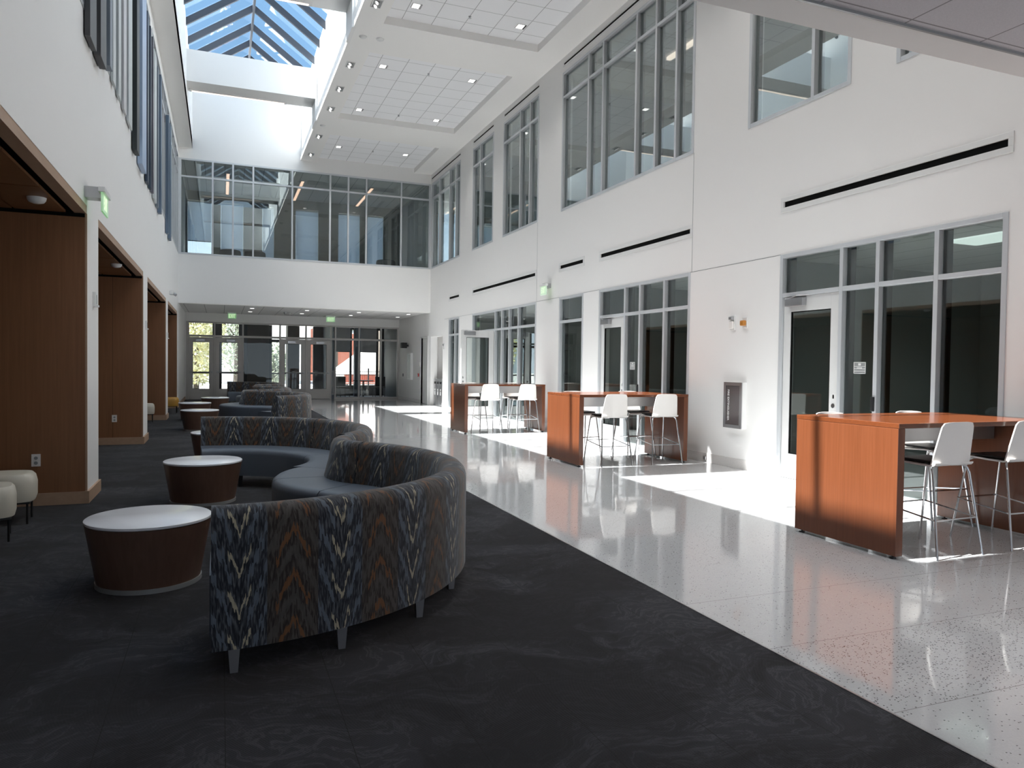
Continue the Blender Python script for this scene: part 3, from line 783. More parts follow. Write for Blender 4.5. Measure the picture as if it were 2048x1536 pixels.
# ------------------------------------------------------------------ left wall: lower alcoves, upper windows with coloured fins
AO = [(-1.5, 3.0), (3.6, 8.67), (9.42, 14.58), (15.40, 20.42), (21.20, 25.55)]
UWL = [(4.0, 9.95), (10.15, 15.85), (16.3, 25.9)]
mb = MB(); grid_wall(mb, 'x', XL-.3, XL, -8, YF+.3, 0, ZC+.3, [(a, b, 0, 3.07) for a, b in AO] + [(a, b, US, UT) for a, b in UWL])
struct(mb.build('wall_left', 'wall'))
AX = -4.5
for i, (a, b) in enumerate(AO):
    # veneered side walls, back wall and slatted ceiling of each alcove
    struct(B(AX, XL-.012, b-.02, b, 0, 2.945).build('wall_alcove_side', 'alcove'))
    struct(B(AX, XL-.012, b-.015, b+.001, 2.945, 3.07).build('gap_shade_strip', 'slot'))  # black strip stands in for the shade in the gap below the ceiling
    struct(B(AX, XL-.012, a, a+.02, 0, 3.02).build('wall_alcove_side', 'alcove'))
    struct(B(AX-.1, AX, a-.1, b+.1, 0, 3.4).build('wall_alcove_back', 'alcove'))
    struct(B(AX, XL-.3, b, b+.2, 0, 3.4).build('wall_alcove_side', 'dim')); struct(B(AX, XL-.3, a-.2, a, 0, 3.4).build('wall_alcove_side', 'dim'))
    mb = MB(); y = b-.06
    while y > a+.1:
        y2 = max(a+.06, y-1.18); mb.box(XL-.62, XL-.18, y2+.022, y, 2.975, 3.0); mb.box(AX, XL-.64, y2+.022, y, 2.975, 3.0); y = y2
    struct(mb.build('ceiling', 'alcove_ceil')); struct(B(AX, XL-.1, a, b, 3.05, 3.2).build('ceiling', 'slot'))
    struct(B(XL-.11, XL-.003, a, b, 2.985, 3.07).build('trim_7', 'alcove_edge'))
    struct(B(XL-.015, XL+.002, b-.022, b+.004, 0, 2.985).build('trim_8', 'alcove_edge'))
    struct(B(AX, XL-.012, b-.035, b-.02, 0, .125).build('baseboard_left', 'alcove_edge'))
piers = [(3.0, 3.6), (8.67, 9.42), (14.58, 15.40), (20.42, 21.20), (25.55, YF)]
for a, b in piers:
    struct(MB().box(XL-.02, XL+.022, a-.036, b+.036, 0, .13).build('baseboard_left', 'alcove_edge', bevel=.002, seg=1))
# upper left windows
n = 23
for a, b in UWL:
    r = sgroup('window_%d' % n); n += 1
    w = .055; x1 = XL+.012; mb = MB(); k = max(2, round((b-a)/1.1)); ms = [a+(b-a)*i/k for i in range(1, k)]
    mb.box(x1-.11, x1, a, a+w, US, UT).box(x1-.11, x1, b-w, b, US, UT)
    for y in ms: mb.box(x1-.108, x1-.002, y-w/2, y+w/2, US, UT)
    ed = [a+w]+ms+[b-w]
    for p, q in zip(ed, ed[1:]):
        p2 = p+(w/2 if p in ms else 0); q2 = q-(w/2 if q in ms else 0)
        for z in (US+w/2, UM, UT-w/2): mb.box(x1-.107, x1-.003, p2, q2, z-w/2, z+w/2)
    mb.build('window_frame', 'frame', r)
    for p, q in zip(ed, ed[1:]): B(XL-.07, XL-.062, p, q, US, UT).build('glass_pane', 'glass_up', r)
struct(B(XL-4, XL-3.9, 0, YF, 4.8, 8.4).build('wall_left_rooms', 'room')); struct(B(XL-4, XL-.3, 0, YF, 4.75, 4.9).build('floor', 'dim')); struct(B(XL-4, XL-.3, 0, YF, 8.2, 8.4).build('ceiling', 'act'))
# colour fins: (y0, y1, projection, z0, z1, colour, words)
fins = [(8.45, 8.86, .05, 4.72, 8.06, 'charcoal', 'nearest to the camera, charcoal'),
        (9.00, 9.42, .07, 4.74, 8.06, 'charcoal', 'second from the camera, wide charcoal'),
        (9.72, 9.92, .07, 4.90, 8.06, 'slate', 'slate grey, just past the two charcoal ones'),
        (10.32, 10.58, .03, 4.93, 8.06, 'pale', 'first of a run of thin pale ones'),
        (10.84, 11.10, .03, 4.93, 8.06, 'pale', 'second of a run of thin pale ones'),
        (11.38, 11.70, .03, 4.93, 8.06, 'ltgrey', 'light grey, third in the run of pale ones'),
        (11.95, 12.42, .03, 4.93, 8.06, 'pale', 'broad pale, last in the run of pale ones'),
        (12.67, 13.05, .07, 4.72, 8.06, 'green_black', 'green-black, just before the pale blue one'),
        (13.45, 14.16, .075, 4.70, 8.02, 'sky_blue', 'wide, light blue, hanging low'),
        (14.71, 15.02, .045, 4.70, 7.72, 'navy', 'navy, right behind the wide light blue one'),
        (15.34, 15.50, .045, 4.72, 7.72, 'navy', 'narrow navy, second of the navy ones'),
        (15.78, 15.95, .05, 4.74, 7.70, 'mauve', 'thin mauve grey'),
        (16.27, 16.82, .04, 4.72, 7.66, 'pale', 'pale grey between mauve and steel blue'),
        (17.00, 17.22, .05, 4.70, 7.60, 'slate', 'slate, shorter at the top'),
        (17.55, 17.78, .07, 4.68, 7.62, 'steel_blue', 'steel blue, shorter at the top'),
        (20.00, 20.20, .075, 4.64, 7.52, 'steel_blue', 'steel blue, first of the far pair'),
        (20.90, 21.30, .06, 4.64, 7.60, 'steel_blue', 'steel blue, the last before the far corner')]
for y0, y1, p, z0, z1, c, wd in fins:
    o = B(XL+.013, XL+.013+p, y0, y1, z0, z1).build('wall_fin', 'fin_'+c, bevel=.002, seg=1)
    tag(o, 'vertical fin by the upper left windows, %s' % wd, 'fin', 'coloured fins along the upper left windows')

# ------------------------------------------------------------------ near soffit over the camera and lobby behind it
struct(B(XL-.3, XR, -8, YN-.11, 3.41, 3.5).build('ceiling', 'act3'))
struct(B(XL-.3, XR, YN-.115, YN+.1, 3.40, 3.6).build('trim_9', 'ceil'))
struct(B(XL-.3, XR, YN-.13, YN-.115, 3.395, 3.42).build('trim_10', 'mauve' if False else 'kick'))
struct(B(XL-.3, XR, YN-.1, YN+.1, 3.6, ZC+.3).build('wall_near_upper', 'wall'))
mb = MB(); grid_wall(mb, 'y', -8.3, -8, XL-3.5, XR+.3, -.2, 3.6, [(-1.0, 7.0, .05, 3.25)]); struct(mb.build('wall_near', 'wall'))  # wide opening behind the camera, added to let in fill daylight

# ------------------------------------------------------------------ sofas
def arc(c, r, a0, a1, side, step=4):
    """points of the rear line; side=+1: front faces the centre, -1: front faces outward"""
    n = max(3, int(abs(a1-a0)/step)); out = []
    for i in range(n+1):
        a = math.radians(a0+(a1-a0)*i/n); d = Vector((math.cos(a), math.sin(a), 0))
        out.append((Vector((c[0], c[1], 0))+d*r, -d*side))
    return out
def sweep(path, prof, u0=0.0):
    mb = MB(); mb.uv = []; vs = [0]
    for (d0, z0), (d1, z1) in zip(prof, prof[1:]): vs.append(vs[-1]+math.hypot(d1-d0, z1-z0))
    u = u0; N = len(prof); rings = []
    for i, (p, n) in enumerate(path):
        if i: u += (p-path[i-1][0]).length
        rings.append(len(mb.v))
        for (d, z), v in zip(prof, vs):
            mb.v.append((p.x+n.x*d, p.y+n.y*d, z)); mb.uv.append((u, v))
    for a, b in zip(rings, rings[1:]):
        for k in range(N):
            k2 = (k+1) % N
            mb.f.append((a+k, a+k2, b+k2, b+k))
    # end caps get their own vertices so the pattern does not smear
    for rg, flip in ((rings[0], 0), (rings[-1], 1)):
        n0 = len(mb.v)
        for k in range(N):
            mb.v.append(mb.v[rg+k]); mb.uv.append((prof[k][0]+u0, prof[k][1]))
        f = tuple(n0+k for k in range(N)); mb.f.append(f[::-1] if flip else f)
    return mb, u
BACK = [(0, .135), (0, .30), (0, .50), (0, .72), (.012, .762), (.04, .79), (.08, .80), (.125, .797), (.155, .78), (.172, .745), (.20, .60), (.235, .462), (.235, .44), (.20, .135)]
SEAT = [(.205, .14), (.205, .44), (.24, .452), (.60, .452), (.655, .447), (.683, .425), (.692, .39), (.692, .14)]
def trim_path(p, g=.004):
    if len(p) < 2: return p
    a, b = p[0][0], p[1][0]; c, d = p[-1][0], p[-2][0]
    p[0] = (a+(b-a).normalized()*g, p[0][1]); p[-1] = (c+(d-c).normalized()*g, p[-1][1]); return p
def sofa(label, arcs, legs, loc):
    t = thing('serpentine_sofa', label, 'sofa', loc); u = 0
    L = Vector((loc[0], loc[1], 0))
    for c, r, a0, a1, side, bcut, scut in arcs:
        c = (c[0]-L.x, c[1]-L.y)
        for cuts, prof, nm, mt in ((bcut, BACK, 'backrest', 'ikat'), (scut, SEAT, 'seat', 'vinyl')):
            edges = [a0]+cuts+[a1]; uu = u
            for x, y in zip(edges, edges[1:]):
                mb, uu = sweep(trim_path(arc(c, r, x, y, side), .012 if nm == 'backrest' else .004), prof, uu)
                mb.build(nm, mt, t, smooth=True)
        u = uu if False else u + r*math.radians(abs(a1-a0))
    for x, y, hh in legs:
        x -= L.x; y -= L.y; a, b = .028, .018
        MB().hexa([(x-b, y-b, 0), (x+b, y-b, 0), (x+b, y+b, 0), (x-b, y+b, 0), (x-a, y-a, .14), (x+a, y-a, .14), (x+a, y+a, .14), (x-a, y+a, .14)]).build('leg', 'silverleg' if hh else 'black', t)
    return t
def polar(c, r, a): return (c[0]+r*math.cos(math.radians(a)), c[1]+r*math.sin(math.radians(a)))
A1, M1, B1 = (-.05, 5.35), (1.60, 6.80), (-.15, 8.25)
legs = [(*polar(A1, 1.64, a), 1) for a in (-86, -67, -46, -26, 8)] + [(*polar(A1, 1.12, a), 1) for a in (-84, -30, 20)] + [(*polar(B1, 1.10, a), 0) for a in (-20, 40, 70)] + [(*polar(B1, 1.62, a), 1) for a in (-30, 35, 88)] + [(*polar(M1, 1.1, 180), 1)]
sofa('large S-shaped sofa nearest the camera, zigzag-patterned backs and slate blue seats',
     [(A1, 1.72, -90, 41.3, 1, [], [-25]), (M1, .48, 221.3, 140.3, -1, [], [180]), (B1, 1.72, -39.7, 93, 1, [38], [10])], legs, (.9, 6.6, 0))
A2, M2, B2 = (.21, 17.3), (1.14, 19.29), (.12, 21.24)
def ang(a, b): return math.degrees(math.atan2(b[1]-a[1], b[0]-a[0]))
legs = [(*polar(A2, 1.64, a), 1) for a in (-55, -20, 30)] + [(*polar(A2, 1.12, a), 1) for a in (-54, 10)] + [(*polar(M2, 1.1, 180), 1)] + [(*polar(B2, 1.64, a), 1) for a in (-40, 10, 60)]
sofa('serpentine sofa in the middle distance behind the nearest sofa, zigzag-patterned back',
     [(A2, 1.72, -59, ang(A2, M2), 1, [], []), (M2, .48, ang(M2, A2) % 360, ang(M2, B2) % 360, -1, [180], [180]), (B2, 1.72, ang(B2, M2), 62, 1, [], [])], legs, (1.0, 19, 0))
M3, B3 = (1.62, 24.2), (.30, 25.96)
legs = [(*polar(B3, 1.64, a), 1) for a in (-40, 20, 85)] + [(*polar(M3, 1.1, 170), 1)]
sofa('farthest zigzag-patterned sofa, in front of the glazed entrance doors',
     [(M3, .48, 240, ang(M3, B3) % 360, -1, [180], [180]), (B3, 1.72, ang(B3, M3), 93, 1, [], [30])], legs, (1.0, 24.5, 0))

# ------------------------------------------------------------------ round drum tables
def drum():
    t = thing('drum_table', 'x', 'table', group='round drum tables on the carpet')
    MB().lathe([(.318, .03), (.385, .415)], seg=64).build('drum_body', 'walnut', t, smooth=True)
    MB().lathe([(.325, 0), (.325, .03)], seg=64).build('base_ring', 'kick', t, smooth=True)
    MB().lathe([(.380, .416), (.388, .422), (.388, .436), (.380, .442)], seg=64).build('tabletop', 'laminate', t, smooth=True)
    return t
dt = [(-.44, 5.46, 'round white-topped walnut drum table nearest the camera, left of the sofa end', .93),
      (-.165, 8.42, 'white-topped walnut drum table inside the curve of the nearest sofa', 1),
      (-.02, 11.75, 'drum table mostly hidden behind the left end of the nearest sofa back', 1),
      (-.41, 17.25, 'nearest of the three drum tables in the far row on the carpet', 1),
      (-.60, 20.3, 'far drum table standing leftmost on the carpet near the mustard pouf', 1),
      (-.14, 23.2, 'farthest drum table, beside the seat of the far sofa', 1)]
first = drum()
for i, (x, y, l, s) in enumerate(dt):
    o = first if i == 0 else dup(first)
    o.location = (x, y, 0); o.rotation_euler = (0, 0, i*1.1); o['label'] = l

# ------------------------------------------------------------------ poufs in the alcoves
def pouf(x, y, mat, label, rz=0, L=.30):
    t = thing('pouf', label, 'pouf', (x, y, 0), rz, 'leather poufs in the alcoves')
    mb = MB(); pr = [(1.0, .20), (1.035, .24), (1.04, .36), (1.0, .42), (.93, .445), (.80, .45)]
    rings = []; seg = 40
    for s, z in pr:
        rings.append(len(mb.v))
        for k in range(seg):
            a = 2*PI*k/seg; c, q = math.cos(a), math.sin(a)
            e = .55
            mb.v.append((L*s*math.copysign(abs(c)**e, c), .22*s*math.copysign(abs(q)**e, q), z))
    for a, b in zip(rings, rings[1:]):
        for k in range(seg): mb.f.append((a+k, a+(k+1) % seg, b+(k+1) % seg, b+k))
    mb.f.append(tuple(rings[0]+k for k in reversed(range(seg)))); mb.f.append(tuple(rings[-1]+k for k in range(seg)))
    mb.build('cushion', mat, t, smooth=True)
    B(-L*.93, L*.93, -.20, .20, .185, .20).build('base_frame', 'darkmetal', t)
    for sx in (-1, 1):
        for sy in (-1, 1): MB().tube([(sx*L*.86, sy*.17, 0), (sx*L*.86, sy*.17, .19)], .009, 8).build('leg', 'darkmetal', t)
    return t
pouf(-1.92, 7.85, 'cream', 'cream leather pouf by the first wood wall, the farther of the two', .1, .34)
pouf(-1.88, 7.12, 'cream', 'cream leather pouf cut by the left edge of the picture, nearest the camera', .2, .30)
pouf(-1.78, 20.2-.35, 'cream', 'small cream pouf peeking out past the second white pillar', .1, .28)
pouf(-1.46, 23.2, 'mustard', 'mustard yellow pouf in the farthest alcove', 0, .34)

# ------------------------------------------------------------------ bar tables
def bar_table(y0, y1, label):
    x0, x1 = 4.90, 6.80; c = (x0+x1)/2; d = (y1-y0)/2; L = (x1-x0)/2
    t = thing('bar_table', label, 'table', (c, (y0+y1)/2, 0), 0, 'long cherry bar-height tables')
    B(-L, L, -d, d, 1.03, 1.07).build('tabletop', 'cherry_top', t, bevel=.003)
    for s in (-1, 1):
        xa = s*L - s*.075
        B(min(xa, s*L), max(xa, s*L), -d+.005, d-.005, .028, 1.029).build('end_panel', 'cherry', t, bevel=.003)
        for q in (-1, 1): MB().lathe([(.028, 0), (.024, .012), (.008, .014), (.008, .03)], s*(L-.037), q*(d-.06), 14).build('glide', 'black', t)
    B(-L+.08, L-.08, -.03, .03, .86, 1.029).build('support_beam', 'steel', t)
    return t
TB = [(4.17, 5.26, 'nearest cherry bar table at the right edge, sunlit on its end panel'),
      (9.62, 10.76, 'middle cherry bar table, in front of the storefront with the closed second door'),
      (15.05, 16.10, 'farthest cherry bar table, in front of the open white door')]
for a, b, l in TB: bar_table(a, b, l)

def stool():
    t = thing('bar_stool', 'x', 'stool')
    # front of stool faces +y; back panel at -y
    mb = MB(); nx, nz = 9, 10
    def P(i, j, off):
        s = i/(nx-1)*2-1; q = j/(nz-1)
        z = .735+q*.345; w = .225-.045*q
        rr = .03
        y = -.195 - .055*q + .035*s*s*(1-.3*q) + off
        if q > .8: w *= 1-.10*((q-.8)/.2)**3
        return (s*w, y, z+( -.010*(abs(s)**4) if q > .95 else 0))
    fr = [[len(mb.v)+i+j*nx for i in range(nx)] for j in range(nz)]
    for j in range(nz):
        for i in range(nx): mb.v.append(P(i, j, 0))
    bk = [[len(mb.v)+i+j*nx for i in range(nx)] for j in range(nz)]
    for j in range(nz):
        for i in range(nx): mb.v.append(P(i, j, -.012))
    for j in range(nz-1):
        for i in range(nx-1):
            mb.f.append((fr[j][i], fr[j+1][i], fr[j+1][i+1], fr[j][i+1])); mb.f.append((bk[j][i], bk[j][i+1], bk[j+1][i+1], bk[j+1][i]))
    for i in range(nx-1):
        mb.f.append((fr[0][i], fr[0][i+1], bk[0][i+1], bk[0][i])); mb.f.append((fr[-1][i], bk[-1][i], bk[-1][i+1], fr[-1][i+1]))
    for j in range(nz-1):
        mb.f.append((fr[j][0], bk[j][0], bk[j+1][0], fr[j+1][0])); mb.f.append((fr[j][-1], fr[j+1][-1], bk[j+1][-1], bk[j][-1]))
    mb.build('backrest', 'shell', t, smooth=True)
    # shell seat, curving up into the back
    mb = MB(); prof = [(-.205, .752), (-.19, .738), (-.15, .732), (0, .735), (.15, .742), (.205, .735), (.225, .715)]
    for y, z in prof:
        w = .225 if y < 0 else .225-.03*(y/.225)
        mb.v += [(-w, y, z), (w, y, z), (w, y, z-.012), (-w, y, z-.012)]
    for i in range(len(prof)-1):
        a = i*4
        for k in range(4): mb.f.append((a+k, a+(k+1) % 4, a+4+(k+1) % 4, a+4+k))
    mb.f += [(0, 1, 2, 3), tuple(len(mb.v)-1-k for k in range(4))]
    mb.build('seat', 'shell', t)
    B(-.195, .195, -.165, .19, .746, .764).build('seat_pad', 'pad', t, bevel=.009)
    for s in (-1, 1):
        MB().tube([(s*.06, -.13, .722), (s*.17, -.15, .722), (s*.205, -.165, .70), (s*.215, -.18, .66), (s*.265, -.275, .0)], .0095, 8).build('leg', 'chrome', t, smooth=True)
        MB().tube([(s*.06, .14, .722), (s*.17, .16, .722), (s*.205, .18, .70), (s*.212, .19, .66), (s*.262, .285, .0)], .0095, 8).build('leg', 'chrome', t, smooth=True)
    z = .30; xr, yr, yf = .243, -.232, .24
    MB().tube([(-xr, yr, z), (xr, yr, z)], .007, 6).tube([(-xr, yf, z+.06), (xr, yf, z+.06)], .007, 6).tube([(-xr, yr, z), (-xr, yf, z+.06)], .007, 6).tube([(xr, yr, z), (xr, yf, z+.06)], .007, 6).build('footrest', 'chrome', t)
    return t
st0 = stool(); used = False
tn = ['nearest', 'middle', 'farthest']
for ti, (a, b, _) in enumerate(TB):
    for side, x, rz, which in ((0, 5.47, 0, 'left'), (0, 6.36, 0, 'right'), (1, 5.40, PI, 'left'), (1, 6.42, PI, 'right')):
        y = a+.17 if side == 0 else b-.13
        o = st0 if not used else dup(st0); used = True
        o.location = (x+(.01 if ti == 1 else 0), y, 0); o.rotation_euler = (0, 0, rz + (.03 if which == 'left' else -.02))
        o['label'] = 'white bar stool on the %s side of the %s bar table, %s one' % ('camera' if side == 0 else 'wall', tn[ti], which)
        o['group'] = 'white bar stools at the bar tables'

# ------------------------------------------------------------------ ceiling fixtures
def spot(name, loc, e, c, deg, d=Vector((0, 0, -1)), r=.06):
    l = bpy.data.lights.new(name, 'SPOT'); l.energy = e; l.color = c; l.spot_size = math.radians(deg); l.spot_blend = .8; l.shadow_soft_size = r
    o = bpy.data.objects.new(name, l); COL.objects.link(o); o.location = loc; o.rotation_euler = d.to_track_quat('-Z', 'Y').to_euler()
for _y in (5.5, 8.0, 11.2): spot('twin_spot_lamp', (2.83, _y, ZC-.08), 45, (1, .96, .91), 80, Vector((.25, 0, -1)))  # unseen spots without fixtures, added as ambient fill
for _y in (5.0, 8.0, 11.3):  # more added fill lamps out of view, no fixtures built
    for _x in (3.59, 5.82): spot('square_downlight_lamp', (_x, _y, ZC+.14), 45, (1, .96, .91), 120)
def twin(x, y, label):
    t = thing('twin_spotlight', label, 'light', (x, y, ZC), group='twin spotlights along the skylight edge')
    MB().box(-.10, .10, -.17, -.155, -.012, 0).box(-.10, .10, .155, .17, -.012, 0).box(-.10, -.085, -.155, .155, -.012, 0).box(.085, .10, -.155, .155, -.012, 0).build('trim_ring', 'white_plastic', t)
    B(-.085, .085, -.155, .155, -.003, 0).build('housing', 'kick', t)
    for s in (-1, 1):
        c = MB().tube([(.01, s*.075, .0), (-.02, s*.075-.01, -.035)], .045, 14); c.build('lamp_head', 'chrome', t)
        MB().tube([(-.0203, s*.075-.0101, -.0353), (-.022, s*.075-.0105, -.037)], .038, 14).build('lamp_lens', 'lamp_white', t)
    spot('twin_spot_lamp', (x+.05, y, ZC-.08), 45, (1, .96, .91), 80, Vector((.25, 0, -1)))
    return t
for y, l in ((14.27, 'over the picture top edge'), (17.39, 'first past the pair of round sensors'), (19.0, 'second past the pair of round sensors'), (20.57, 'third past the pair of round sensors'), (23.19, 'just past the single round sensor'), (25.28, 'nearest the far wall')):
    twin(2.78, y, 'white twin adjustable spotlight set in the ceiling edge, %s' % l)
for x, y, l in ((2.79, 15.81, 'beside the skylight, left of the pair'), (3.15, 15.79, 'between two tiled ceiling recesses, right of the pair'), (2.76, 22.12, 'standing alone by the far skylight beam')):
    o = MB().lathe([(.05, ZC-.035), (.075, ZC-.02), (.085, ZC-.006), (.085, ZC)], x, y, 24).build('smoke_detector', 'white_plastic', smooth=True)
    tag(o, 'small round white ceiling detector, %s' % l, 'detector', 'round detectors on the high ceiling')
for _y in (-4.5, -1.5, 1.4):  # downlights out of view, added to brighten the near lobby
    for _x, _w in ((3.9, 'left'), (6.1, 'right')):
        o = MB().lathe([(.055, 3.402), (.075, 3.405), (.075, 3.41)], _x, _y, 20).build('downlight', 'lamp_white')
        tag(o, 'added round fill downlight, out of view, in the soffit over and behind the camera', 'light', 'added fill downlights in the near soffit')
        spot('near_fill_lamp', (_x, _y, 3.39), 36, (1, .95, .92), 125)
k = 0
for y, ly in ((14.39, 'nearest'), (17.58, 'front part of the middle'), (20.81, 'back part of the middle'), (24.62, 'farthest')):
    for x, lx in ((3.59, 'left'), (5.82, 'right')):
        t = thing('square_downlight', 'small square downlight in the %s tiled ceiling recess, %s side' % (ly, lx), 'light', (x, y, ZC+.16), group='square downlights in the tiled recesses')
        B(-.10, .10, -.10, .10, -.006, 0).build('light_trim', 'chrome', t); B(-.085, .055, -.085, .085, -.009, -.006).build('light_lens', 'lamp_white', t)
        spot('square_downlight_lamp', (x, y, ZC+.14), 45, (1, .96, .91), 120)
    o = MB().lathe([(.012, ZC+.115), (.03, ZC+.12), (.012, ZC+.13), (.03, ZC+.16)], 4.70, y, 12).build('sprinkler', 'steel')
    tag(o, 'tiny sprinkler head in the %s tiled ceiling recess' % ly, 'sprinkler', 'ceiling sprinklers')
cx = ['leftmost', 'second from the left', 'second from the right', 'rightmost']
for x, l in zip((1.04, 2.93, 4.81, 6.70), cx):
    for y, r in ((27.67, 'front'), (29.5, 'back')):
        o = MB().lathe([(.055, 3.392), (.075, 3.395), (.075, 3.40)], x, y, 20).build('downlight', 'lamp_white')
        tag(o, 'round recessed downlight in the entrance soffit, %s in the %s row' % (l, r), 'light', 'downlights in the entrance soffit')
t = thing('dome_camera', 'small ceiling camera fixture in the middle of the entrance soffit', 'camera', (2.28, 29.0, 3.4))
MB().lathe([(.03, -.09), (.06, -.06), (.07, -.02), (.07, 0)], seg=20).build('dome', 'steel', t, smooth=True); MB().tube([(.05, 0, -.03), (.16, -.05, -.06)], .03, 10).build('lens_arm', 'white_plastic', t)
for x, y, l in ((-1.58, 7.95, 'first alcove'), (-1.50, 12.85, 'second alcove')):
    o = MB().lathe([(.03, 2.92), (.06, 2.93), (.075, 2.95), (.08, 2.975)], x, y, 28).build('occupancy_sensor', 'white_plastic', smooth=True)
    tag(o, 'round white sensor on the wood ceiling of the %s' % l, 'sensor', 'sensors in the alcoves')

# ------------------------------------------------------------------ exit signs
def exit_sign(label, loc, rz, w=.33, h=.22, bracket='wall'):
    """sign plate in local xz plane facing -y, hanging below loc"""
    t = thing('exit_sign', label, 'sign', loc, rz, 'green exit signs')
    B(-w/2-.02, w/2+.02, -.03, .03, -.05, 0).build('sign_housing', 'white_plastic', t, bevel=.004)
    B(-w/2, w/2, -.008, .008, -.05-h, -.05).build('sign_plate', 'exit_green', t)
    for r, y in ((0, -.0095), (PI, .0095)): text_mesh('sign_lettering', 'EXIT', h*.98, 'exit_letter', t, (0, y, -.05-h/2), (PI/2, 0, r), .001, .62)
    if bracket == 'back': B(-.09, .09, .01, .149 if loc[0] > 0 else .169, -.09, .02).build('sign_bracket', 'steel', t)
    if bracket == 'wall': B(-w/2-.10, -w/2-.02, -.05, .05, -.07, .03).build('sign_bracket', 'steel', t)
    if bracket == 'wall_r': B(w/2+.02, w/2+.10, -.05, .05, -.07, .03).build('sign_bracket', 'steel', t)
    return t
exit_sign('lit green exit sign on the left wall above the first white pillar', (-1.11, 8.6, 3.22), PI/2, w=.40, h=.19, bracket='back')
exit_sign('green exit sign bracketed to the right wall between the storefronts', (7.0, 15.68, 3.395), -PI/2, h=.20, bracket='back')
exit_sign('green exit sign hanging over the left pair of entrance doors', (.41, 30.2, 3.40), 0, w=.30, h=.20, bracket='')
exit_sign('green exit sign hanging over the right pair of entrance doors', (4.12, 30.2, 3.40), 0, w=.34, h=.20, bracket='')

# ------------------------------------------------------------------ wall devices, right wall
t = thing('fire_extinguisher_cabinet', 'steel fire extinguisher cabinet on the right wall between two storefronts', 'cabinet', (XR, 8.88, .60))
B(-.085, 0, -.20, .20, 0, .68).build('cabinet_body', 'white_plastic', t, bevel=.003)
MB().box(-.10, -.085, -.205, .205, 0, .05).box(-.10, -.085, -.205, .205, .63, .68).box(-.10, -.085, -.205, -.155, .05, .63).box(-.10, -.085, .155, .205, .05, .63).build('door_frame', 'steel', t)
B(-.092, -.088, -.155, .155, .05, .63).build('door_panel', plain('cabinet_panel', (.10, .085, .085), .12), t)
text_mesh('cabinet_lettering', 'FIRE EXTINGUISHER', .052, 'white_plastic', t, (-.0935, .10, .34), (PI/2, PI/2, -PI/2), .001, 1.0)
t = thing('strobe_alarm', 'white fire alarm horn strobe on the right wall, left of the amber one', 'alarm', (XR, 9.02, 2.06))
B(-.02, 0, -.055, .055, 0, .22).build('alarm_base', 'white_plastic', t, bevel=.006); B(-.06, -.02, -.045, .03, .02, .13).build('horn', 'shell', t, bevel=.01); B(-.07, -.02, -.04, .03, .15, .20).build('strobe_lens', 'steel', t, bevel=.01)
t = thing('strobe_alarm', 'white wall strobe with an amber lens beside the white fire alarm', 'alarm', (XR, 8.74, 2.08))
B(-.02, 0, -.055, .055, 0, .16).build('alarm_base', 'white_plastic', t, bevel=.006); B(-.08, -.02, -.045, .04, .03, .11).build('strobe_lens', 'amber', t, bevel=.015)
t = thing('strobe_alarm', 'small white fire strobe on the right wall by the recycling niche', 'alarm', (XR, 24.3, 2.02))
B(-.03, 0, -.06, .06, 0, .2).build('alarm_base', 'white_plastic', t, bevel=.006); B(-.06, -.03, -.05, .05, .12, .19).build('strobe_lens', 'steel', t, bevel=.01)
def room_sign(y, label, s=1):
    t = thing('room_sign', label, 'sign', (XR+.05, y, 1.44), group='room signs on the storefront glass')
    mb = MB(); hw = .09*s
    B(-.004, 0, -hw, hw, 0, .14).build('sign_plate', 'kick', t)
    for z in (0, .028, .056, .084, .134): mb.box(-.006, -.004, -hw, hw, z, z+.007)
    mb.box(-.006, -.004, -hw, -hw+.008, 0, .14).box(-.006, -.004, hw-.008, hw, 0, .14); mb.build('sign_border', 'white_plastic', t)
    o = MB().box(-.007, -.004, -.02, .02, .10, .125).box(-.007, -.004, -.04, .04, .066, .076).build('sign_print', 'white_plastic', t)
room_sign(6.70, 'small grey and white lined room sign on the glass of the nearest storefront')
room_sign(11.97, 'small grey and white lined room sign on the glass of the second storefront')
for y, l in ((6.44, 'nearest'), (11.68, 'second')):
    o = B(XR-.035, XR-.012, y-.022, y+.022, 1.0, 1.17).build('card_reader', 'black', bevel=.006)
    tag(o, 'black card reader on the mullion of the %s storefront' % l, 'card reader', 'card readers')
t = thing('wall_speaker', 'dark boxy wall speaker high on the right wall near the entrance', 'speaker', (XR, 29.5, 2.15))
B(-.30, -.08, -.12, .12, 0, .22).build('speaker_box', 'black', t, bevel=.01); B(-.08, 0, -.04, .04, .06, .14).build('bracket', 'black', t)
t = thing('display_cabinet', 'tall narrow white display case on the right wall near the entrance', 'cabinet', (XR-.001, 29.0, .86))
B(-.10, 0, -.30, .30, 0, 1.08).build('cabinet_body', 'white_plastic', t, bevel=.004); B(-.104, -.10, -.25, .25, .06, 1.02).build('cabinet_glass', 'kick', t)
t = thing('fire_alarm_pull', 'small red fire alarm pull station on the right wall near the entrance', 'alarm', (XR, 27.75, 1.02))
B(-.04, 0, -.045, .045, 0, .12).build('pull_box', 'red', t, bevel=.005); B(-.05, -.04, -.03, .03, .04, .06).build('pull_handle', 'white_plastic', t)
o = B(XR-.02, XR, 27.58, 27.68, 1.40, 1.58).build('wall_plate', 'shell', bevel=.003); tag(o, 'small blank white plate above the red fire alarm pull', 'plate')
o = B(XR-.02, XR, 30.3, 30.42, .98, 1.10).build('wall_switch', 'black', bevel=.003); tag(o, 'small dark switch between the entrance glazing and the display case', 'switch')
t = thing('floor_outlet', 'small dark outlet low on the right wall beside the middle bar table', 'outlet', (XR-.014, 9.62, .04))
